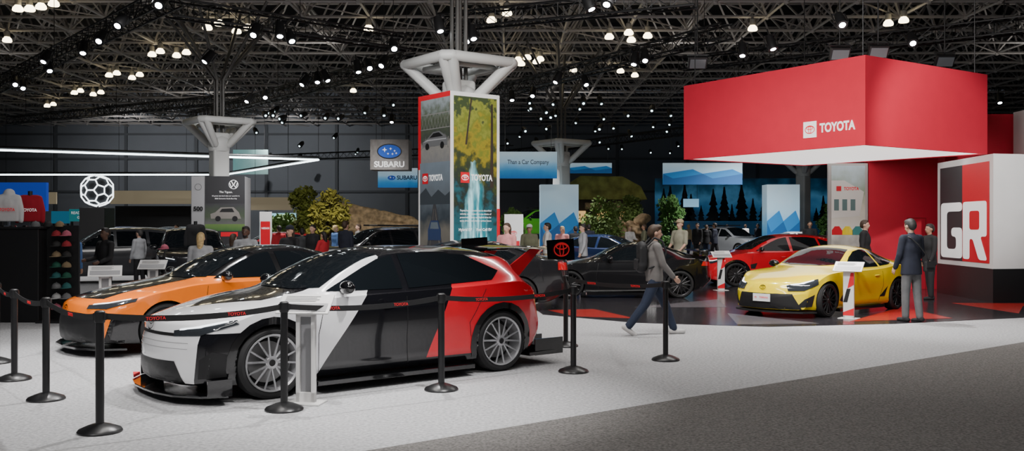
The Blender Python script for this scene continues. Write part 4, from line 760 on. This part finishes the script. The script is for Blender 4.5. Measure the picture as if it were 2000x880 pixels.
# ---------------- people
SK=[M('skin light',(.55,.33,.24),.55,nz=.04,ns=12),M('skin tan',(.36,.2,.13),.55,nz=.04,ns=12),M('skin deep',(.10,.05,.032),.55,nz=.04,ns=12)]
CL={'black':(.012,.012,.014),'navy':(.014,.017,.032),'grey':(.16,.15,.145),'greyd':(.06,.064,.068),'mgrey':(.12,.12,.125),'white':(.62,.61,.6),'red':(.5,.02,.03),'blue':(.06,.13,.3),'denim':(.02,.03,.06),'pink':(.6,.25,.25),'olive':(.13,.13,.08),'khaki':(.4,.32,.2),'lgrey':(.35,.36,.38),'camo':(.28,.27,.2),'brownish':(.2,.12,.07)}
HC={'dk':(.014,.01,.008),'bl':(.5,.36,.17),'br':(.05,.028,.015),'gr':(.03,.028,.027)}
def cloth(n): return M('cloth '+n,CL[n],.85,nz=.12,ns=9)
def person(label,px,d,h=1.7,rz=0,top='navy',bot='black',hair='dk',skin=0,legs=(4,4,-4,4),arms=((6,9,14),(-4,9,14)),vox=.02,long=False,cap=None,short=False,lean=0,nod=0,shoe='black',fringe=True):
    s=h/1.75; x=(px-1000)*d/F; t=thing('person',label,'person',(x,d,0),R(rz)); fine=vox<.012; suit=any(k in label for k in ('suit','coat','jacket'))
    B,Tp,Tr,Sh,Hr=MB(),MB(),MB(),[],MB()
    D=lambda a,o=0:V((o,sin(R(a)),-cos(R(a)))).normalized()
    L=[]
    for sg,a,b in ((-1,legs[0],legs[1]),(1,legs[2],legs[3])): hp=V((sg*.092,0,0)); kn=hp+D(a)*.43; an=kn+D(a-b)*.42; L.append((sg,hp,kn,an,a-b))
    zp=.085-min(l[3].z for l in L); up=V((0,0,zp))
    def T(p):
        p=V(p)-V((0,0,.92)); a=R(lean); return (V((p.x,p.y*cos(a)+p.z*sin(a),p.z*cos(a)-p.y*sin(a)))+up)*s
    def E(mb,c,r,g=0): mb.ell(T(c),tuple((k+g)*s for k in r),14,10)
    for sg,hp,kn,an,pt in L:
        hp,kn,an=(hp+up)*s,(kn+up)*s,(an+up)*s
        B.cap(hp,kn,.08*s,.055*s).cap(kn,an,.053*s,.036*s); Tr.cap(hp,kn,.097*s,.074*s).cap(kn,an.lerp(kn,.03),.073*s,.062*s)
        f_=Matrix.Rotation(R(min(0,pt)*.9),3,'X')
        toe=an+(f_@V((0,.155,-.048)))*s; heel=an+(f_@V((0,-.045,-.042)))*s; B.cap(heel,toe,.03*s,.025*s)
        sh=MB().cap(heel,toe,.043*s,.036*s,n=12); Sh.append(sh)
    for c_,r_,g1,g2 in (((0,0,.95),(.155,.105,.11),.02,.016),((0,0,1.08),(.135,.095,.16),.03,.0),((0,.005,1.26),(.165,.115,.19),.024,.0),((0,-.01,1.38),(.15,.10,.1),.02,0)):
        E(B,c_,r_)
        if c_[2]>1: E(Tp,c_,r_,g1)
        if g2: E(Tr,c_,(r_[0],r_[1],r_[2]+.02),g2)
    hem=.80 if suit else .88; k_=MB().rev((0,0,0),(0,0,1),[(hem,.205 if suit else .192),(.98,.19),(1.1,.172),(1.22,.18)],20); Tp.add([T((p.x,p.y*.68,p.z)) for p in k_.v],k_.f)
    B.cap(T((-.15,0,1.42)),T((.15,0,1.42)),.055*s,.055*s); Tp.cap(T((-.155,0,1.42)),T((.155,0,1.42)),.07*s,.07*s); B.cap(T((0,-.005,1.42)),T((0,.01,1.56)),.056*s,.05*s)
    Tp.cap(T((0,-.005,1.44)),T((0,0,1.475)),.075*s,.066*s)
    for sg,(a,o_,b) in ((-1,arms[0]),(1,arms[1])):
        shd=T((sg*.185,0,1.42)); el=shd+D(a,sg*sin(R(o_)))*.285*s; wr=el+D(a+b,-sg*.05)*.25*s; hd=D(a+b+8,-sg*.05)
        B.cap(shd,el,.05*s,.04*s).cap(el,wr,.04*s,.027*s); Tp.cap(shd,el,.068*s,.056*s)
        if not short: Tp.cap(el,wr.lerp(el,.03),.055*s,.044*s)
        sd=V((0,1,0)) if abs(hd.y)<.8 else V((0,0,1)); sd=(sd-hd*sd.dot(hd)).normalized(); inn=V((-sg,0,0))
        for k in range(4): B.cap(wr,wr+hd*.085*s+sd*(.03-.02*k)*s,.017*s,.013*s,n=8)
        fr=.0085 if fine else .012
        for k,ln in enumerate((.062,.072,.068,.052)):
            b0=wr+hd*.088*s+sd*(.03-.02*k)*s; b1=b0+(hd+inn*.35)*ln*.5*s; b2=b1+(hd*.7+inn*.75)*ln*.5*s; B.cap(b0,b1,fr*s,fr*s,n=7).cap(b1,b2,fr*s,fr*.8*s,n=7)
        tb=wr+hd*.025*s+sd*.025*s; B.cap(tb,tb+(hd*.6+sd*.6+inn*.3)*.05*s,.012*s,.010*s,n=7)
    n_=R(nod); pv=V((0,0,1.53))
    def HD(p): p=V(p)-pv; return T((p.x,p.y*cos(n_)+p.z*sin(n_)+pv.y,p.z*cos(n_)-p.y*sin(n_)+pv.z))
    def EH(mb,c_,r_): mb.ell(HD(c_),tuple(k*s for k in r_),14,10)
    EH(B,(0,.005,1.65),(.077,.097,.10)); EH(B,(0,.03,1.59),(.058,.07,.075)); EH(B,(0,.045,1.555),(.035,.045,.035)); B.cap(HD((0,.098,1.64)),HD((0,.115,1.605)),.011*s,.015*s)
    for sg in (1,-1): EH(B,(sg*.078,0,1.622),(.012,.022,.033))
    EH(Hr,(0,-.014,1.665),(.085,.103,.10)); EH(Hr,(0,.02,1.715),(.072,.07,.045)); EH(Hr,(0,-.05,1.63),(.075,.07,.085))
    if long: Hr.cap(HD((0,-.055,1.62)),HD((0,-.075,1.44)),.085*s,.06*s)
    if fine and fringe: EH(Hr,(.03,.06,1.725),(.05,.045,.032)); EH(Hr,(-.03,.05,1.735),(.055,.05,.035))
    bo=part('body',B,SK[skin],t); remesh(bo,vox if fine else .015,3)
    o=part('top',Tp,cloth(top),t); remesh(o,max(vox,.014),4); o=part('trousers',Tr,cloth(bot),t); remesh(o,max(vox,.014),4)
    for sh in Sh: o=part('shoe',sh,cloth(shoe),t,sm=60)
    o=part('hair',Hr,M('hair '+hair,HC[hair],.6,nz=.3,ns=30),t); remesh(o,max(vox,.012),3)
    if d<32:
        for sg in (1,-1): part('eye',MB().ell(HD((sg*.03,.092,1.64)),(.012*s,.008*s,.007*s),8,6),M('eye dark',(.02,.015,.012),.3),t)
        part('mouth',MB().ell(HD((0,.097,1.575)),(.022*s,.008*s,.006*s),8,6),M('lips',(.3,.1,.09),.5),t)
    if 'bearded' in label: k=MB(); EH(k,(0,.05,1.555),(.05,.055,.04)); part('beard',k,M('hair dk',HC['dk'],.6),t,sm=60)
    if cap:
        k=MB(); k.ell(HD((0,-.004,1.70)),(.09*s,.108*s,.075*s),14,8); k.prism([(HD((.08*cos(a),.09+.10*sin(a),1.69)).x,HD((.08*cos(a),.09+.1*sin(a),1.69)).y) for a in [pi*i/8 for i in range(9)]],HD((0,.1,1.69)).z-.006,HD((0,.1,1.69)).z+.006); part('cap',k,cloth(cap),t,sm=60)
    return t
wk=person('person in grey sweater and dark jeans striding past the black coupe with backpack',1278,14.75,1.76,-84,'grey','denim','br',0,(26,6,-24,14),((-14,8,22),(16,8,25)),.009,shoe='white',nod=4)
x,y=wk.location.x,wk.location.y; t=thing('backpack','black backpack on the back of the striding person','backpack',(x,y,0),R(-84)); NYL=M('nylon black',(.014,.014,.016),.7,nz=.15,ns=20)
mb=MB().ell((0,-.2,1.36),(.13,.085,.10)).box((0,-.2,1.2),(.25,.12,.30)).ell((0,-.21,1.07),(.145,.1,.11)); o=part('bag_body',mb,NYL,t); remesh(o,.012,8); part('front_pocket',MB().box((0,-.285,1.10),(.19,.05,.17)),NYL,t,bev=.022)
for sg in (1,-1):
    mb=MB(); pts=[V((sg*.11,-.14,1.40)),V((sg*.125,-.03,1.51)),V((sg*.13,.09,1.46)),V((sg*.145,.15,1.3)),V((sg*.15,.10,1.12)),V((sg*.15,-.12,1.04))]
    for a,b in zip(pts,pts[1:]): mb.cap(a,b,.018,n=6)
    o=part('strap',mb,NYL,t); remesh(o,.01,2)
part('top_handle',MB().cap((-.04,-.17,1.46),(.04,-.17,1.46),.012),NYL,t)
su=person('person in dark navy suit jacket and grey trousers standing beside the yellow coupe',1780,16.7,1.80,22,'navy','mgrey','gr',0,(5,5,-5,3),((6,10,20),(4,14,45)),.009,nod=14,fringe=False)
x,y=su.location.x,su.location.y; t=thing('shoulder_bag','small black bag hanging at the hip of the suited person','bag',(x,y,0),R(22)); part('pouch',MB().box((.24,-.16,.98),(.20,.09,.19)),NYL,t,bev=.025); part('flap',MB().box((.24,-.208,1.02),(.19,.012,.11)),M('bag flap',(.03,.03,.032),.6),t)
mb=MB(); pts=[V((.24,-.16,1.06)),V((.16,-.17,1.2)),V((.0,-.17,1.36)),V((-.12,-.115,1.48)),V((-.15,.0,1.52)),V((-.1,.15,1.4)),V((.1,.17,1.2)),V((.27,.0,1.05))]
for a,b in zip(pts,pts[1:]): mb.cap(a,b,.013,n=6)
o=part('strap',mb,MC['bag flap'],t); remesh(o,.008,2)
std=(3,3,-3,3); hang=((5,8,15),(5,8,15)); fold=((20,8,60),(15,8,50))
for a in (
 ('person in black clothes half hidden behind the suited person',1816,21.7,1.72,100,'black','black','dk',1),
 ('person in black suit standing behind the orange sedan at the merchandise stand',206,18.3,1.64,150,'black','black','dk',2,std,((10,8,60),(8,8,70))),
 ('bearded person in pale shirt facing forward behind the orange sedan',480,18.5,1.67,178,'lgrey','navy','dk',2,std,((4,8,15),(4,8,15)),.02,False,None,True),
 ('blonde long-haired person seen from behind near the merchandise stand',392,17.2,1.56,8,'lgrey','denim','bl',0,std,((5,8,12),(5,8,12)),.02,True),
 ('person in blue shirt behind the rack of caps',142,19.5,1.6,-20,'blue','denim','dk',1),
 ('person in black top with dark cap behind the roof of the orange sedan',566,20.5,1.68,160,'black','denim','br',0,std,((20,8,60),(20,8,60)),.02,True,'navy'),
 ('person in dark coat left of the red-topped person',590,27.5,1.6,20,'greyd','black','dk',1),
 ('person in black suit right behind the round trees',611,26.3,1.71,150,'black','black','dk',0),
 ('person in red top among the visitors near the log',632,26,1.52,60,'red','black','dk',0,std,((20,8,50),(10,8,30)),.02,True),
 ('tall person in navy jacket beside the log',675,26.3,1.81,-30,'navy','black','br',0),
 ('brown-haired person in pale pink top right of the printed column',990,21.8,1.74,150,'pink','denim','br',0,std,((10,8,50),(10,8,40)),.02,True),
 ('person in olive shirt and light cap right of the printed column',1034,26.5,1.71,170,'olive','khaki','br',1,std,hang,.02,False,'white',True),
 ('person in white shirt behind the rear wing',1069,27,1.76,90,'white','khaki','dk',0,std,((10,8,30),(5,8,15)),.02,False,None,True),
 ('long-haired person in pink top behind the white-shirted one',1098,31,1.66,160,'pink','denim','bl',0,std,hang,.02,True),
 ('person in grey jacket standing left of the navy sedan',1139,27.5,1.73,100,'lgrey','black','dk',0),
 ('person in black behind the grey-jacketed one',1124,34,1.66,20,'black','black','dk',0),
 ('person in patterned khaki shirt and pale cap behind the black coupe',1328,25.3,1.84,130,'camo','khaki','br',0,std,((10,8,40),(10,8,40)),.02,False,'khaki',True),
 ('person in black suit between the striding person and the silver car',1362,44,1.8,140,'black','black','dk',0),
 ('person in black coat with bent arm near the silver car',1380,46,1.72,-30,'black','denim','br',0,std,((20,8,60),(5,8,15))),
 ('person in dark navy coat just left of the silver car',1396,45,1.82,60,'navy','black','dk',1,(14,5,-12,8)),
 ('person in black jacket behind the red hatchback roof',1582,35,1.85,170,'black','black','dk',1),
 ('person in dark suit in front of the photo panel',1689,24.0,1.82,-120,'black','black','br',0),
 ('person in grey coat behind the red hatchback beside the photo panel',1621,38,1.78,100,'greyd','black','dk',1),
 ('person in navy sweater right of the silver car',1480,57,1.78,120,'navy','denim','dk',0),
 ('person in brown jacket at the forest screen',1512,60,1.82,20,'brownish','black','dk',1),
 ('person in white shirt at the forest screen',1456,62,1.76,-40,'white','black','br',0),
 ('person in grey shirt near the left grey car',272,25,1.58,70,'lgrey','black','gr',0),
 ('person in khaki top near the slim green tree',1345,54,1.74,-60,'khaki','denim','bl',0),
 ('person in dark top far right of the white sedan',1640,50,1.76,30,'greyd','denim','dk',0),
 ('person in blue jacket near the roof-railed black car',655,33,1.7,-50,'blue','black','bl',0,(10,5,-9,8)),
 ('brown-haired short visitor in dark top left of the bearded one',456,21.5,1.5,-20,'greyd','black','br',0,std,hang,.02,True),
 ('person in dark red sweater behind the red sign panel',545,31,1.68,40,'red','denim','dk',1),
 ('person in grey coat beside the roof-railed black car',700,35,1.74,120,'grey','black','br',0),
 ('person in black jacket left of the notice panel',965,33,1.7,-100,'black','denim','dk',0),
 ('person in olive jacket walking near the stump',1258,40,1.76,90,'olive','black','br',1,(16,5,-14,10)),
 ('person in white top near the foot of the stump',1230,42,1.66,-160,'white','denim','bl',0,std,fold,.02,True),
 ('person in dark jacket by the mountain panel on the distant column',1150,38,1.74,10,'navy','black','dk',0),
 ('person in black hoodie left of the forest screen',1300,58,1.78,70,'black','denim','dk',1),
 ('person in red jacket below the small lit sign',1420,64,1.76,-20,'red','black','dk',0),
 ('person in grey top beyond the dark car on the far left',345,40,1.74,150,'lgrey','denim','dk',1)):
    person(*a)
# ---------------- light
def area(loc,to,w,h,P,col=(1,.97,.93)):
    l=bpy.data.lights.new('area','AREA'); l.shape='RECTANGLE'; l.size=w; l.size_y=h; l.energy=P; l.color=col
    o=bpy.data.objects.new('area_lamp',l); C.objects.link(o); o.location=loc; o.rotation_euler=(V(to)-V(loc)).to_track_quat('-Z','Y').to_euler()
def spot(loc,to,P,ang=70,bl=.6,rad=.12,col=(1,.98,.97)):
    l=bpy.data.lights.new('spot','SPOT'); l.energy=P; l.spot_size=R(ang); l.spot_blend=bl; l.shadow_soft_size=rad; l.color=col
    o=bpy.data.objects.new('spot_lamp',l); C.objects.link(o); o.location=loc; o.rotation_euler=(V(to)-V(loc)).to_track_quat('-Z','Y').to_euler()
area((-3,9.6,6.5),(-2.4,9.6,0),6,.5,300)
area((5,15,7),(6.2,18.5,0),5,.7,520); area((-1,2,6.5),(-3,9.5,.5),8,1.5,260)  # second area lamp is an added frontal fill for upright faces
area((1,12,7.2),(5,22,4.3),3,1,600)
spot((-1.5,13,6.8),(-2.6,8.6,0),2000,50,.8,.12); spot((-5.5,12.5,6.6),(-5.6,11.3,0),1400,55,.8,.12); spot((.8,8,7),(-.9,9.2,0),2200,42,.9,.12)
spot((-3.5,14.5,6.8),(-3.8,13.5,0),1200,70,.9,.12); spot((-7.5,13.5,6.6),(-7,13,0),600,70,.9,.12); spot((-7,6,6.5),(-5.2,12.4,.5),1700,40,.8,.1); spot((-5,3,6.5),(-3.2,9.5,.6),1300,32,.8,.1)
spot((3,12,6.8),(5.2,17.4,.5),1600,35,.8,.1)
spot((5.2,19.2,6.9),(7,16.3,0),2000,40,.8,.1)
spot((-5,12,6.5),(-1.3,22.9,3.2),2600,30); spot((9.5,15,6.8),(9.8,22,3.0),2100,45)
spot((-6,26,6.9),(-11.1,35.9,4.6),2500,35,.8,.08); spot((-3,15,6.6),(-1.3,23,5.4),900,25,.8,.08)
for x,y,P in ((-18,30,2200),(-7,32.6,2600),(3,31.6,2600),(9,31,1500),(-12,45,3800),(0,46,3800),(12,44,3400),(-4,60,4800),(14,60,3800),(-22,58,4000),(-30,68,2500),(-8,21,900),(3,19,1100)):
    z=6.5 if y>23 else 7.4
    spot((x,y,z),(x,y+1.5,0),P,125,.8,.08)
for x in (-30,-18): spot((x,71,8.8),(x,81.2,5.5),1200,130,.9,.08)  # added wall-wash lamps that lift the dark back wall
for x,y in ((-16,28),(0,27),(15,28),(-26,44),(-9,43),(8,43),(25,44),(-20,60),(4,60)): spot((x,y,7.7),(x,y+.5,12),260,150,1,.06,(1,.95,.88))  # upward lamps added without fixtures to brighten the ceiling frame
wd=bpy.data.worlds.new('world'); bpy.context.scene.world=wd; wd.use_nodes=True; wd.node_tree.nodes['Background'].inputs[0].default_value=(.5,.55,.65,1); wd.node_tree.nodes['Background'].inputs[1].default_value=.06
cam=bpy.data.cameras.new('camera'); cam.lens=36*F/2000; cam.sensor_width=36; cam.clip_end=300
co=bpy.data.objects.new('camera',cam); C.objects.link(co); co.location=(0,0,H); co.rotation_euler=(pi/2,0,0); bpy.context.scene.camera=co
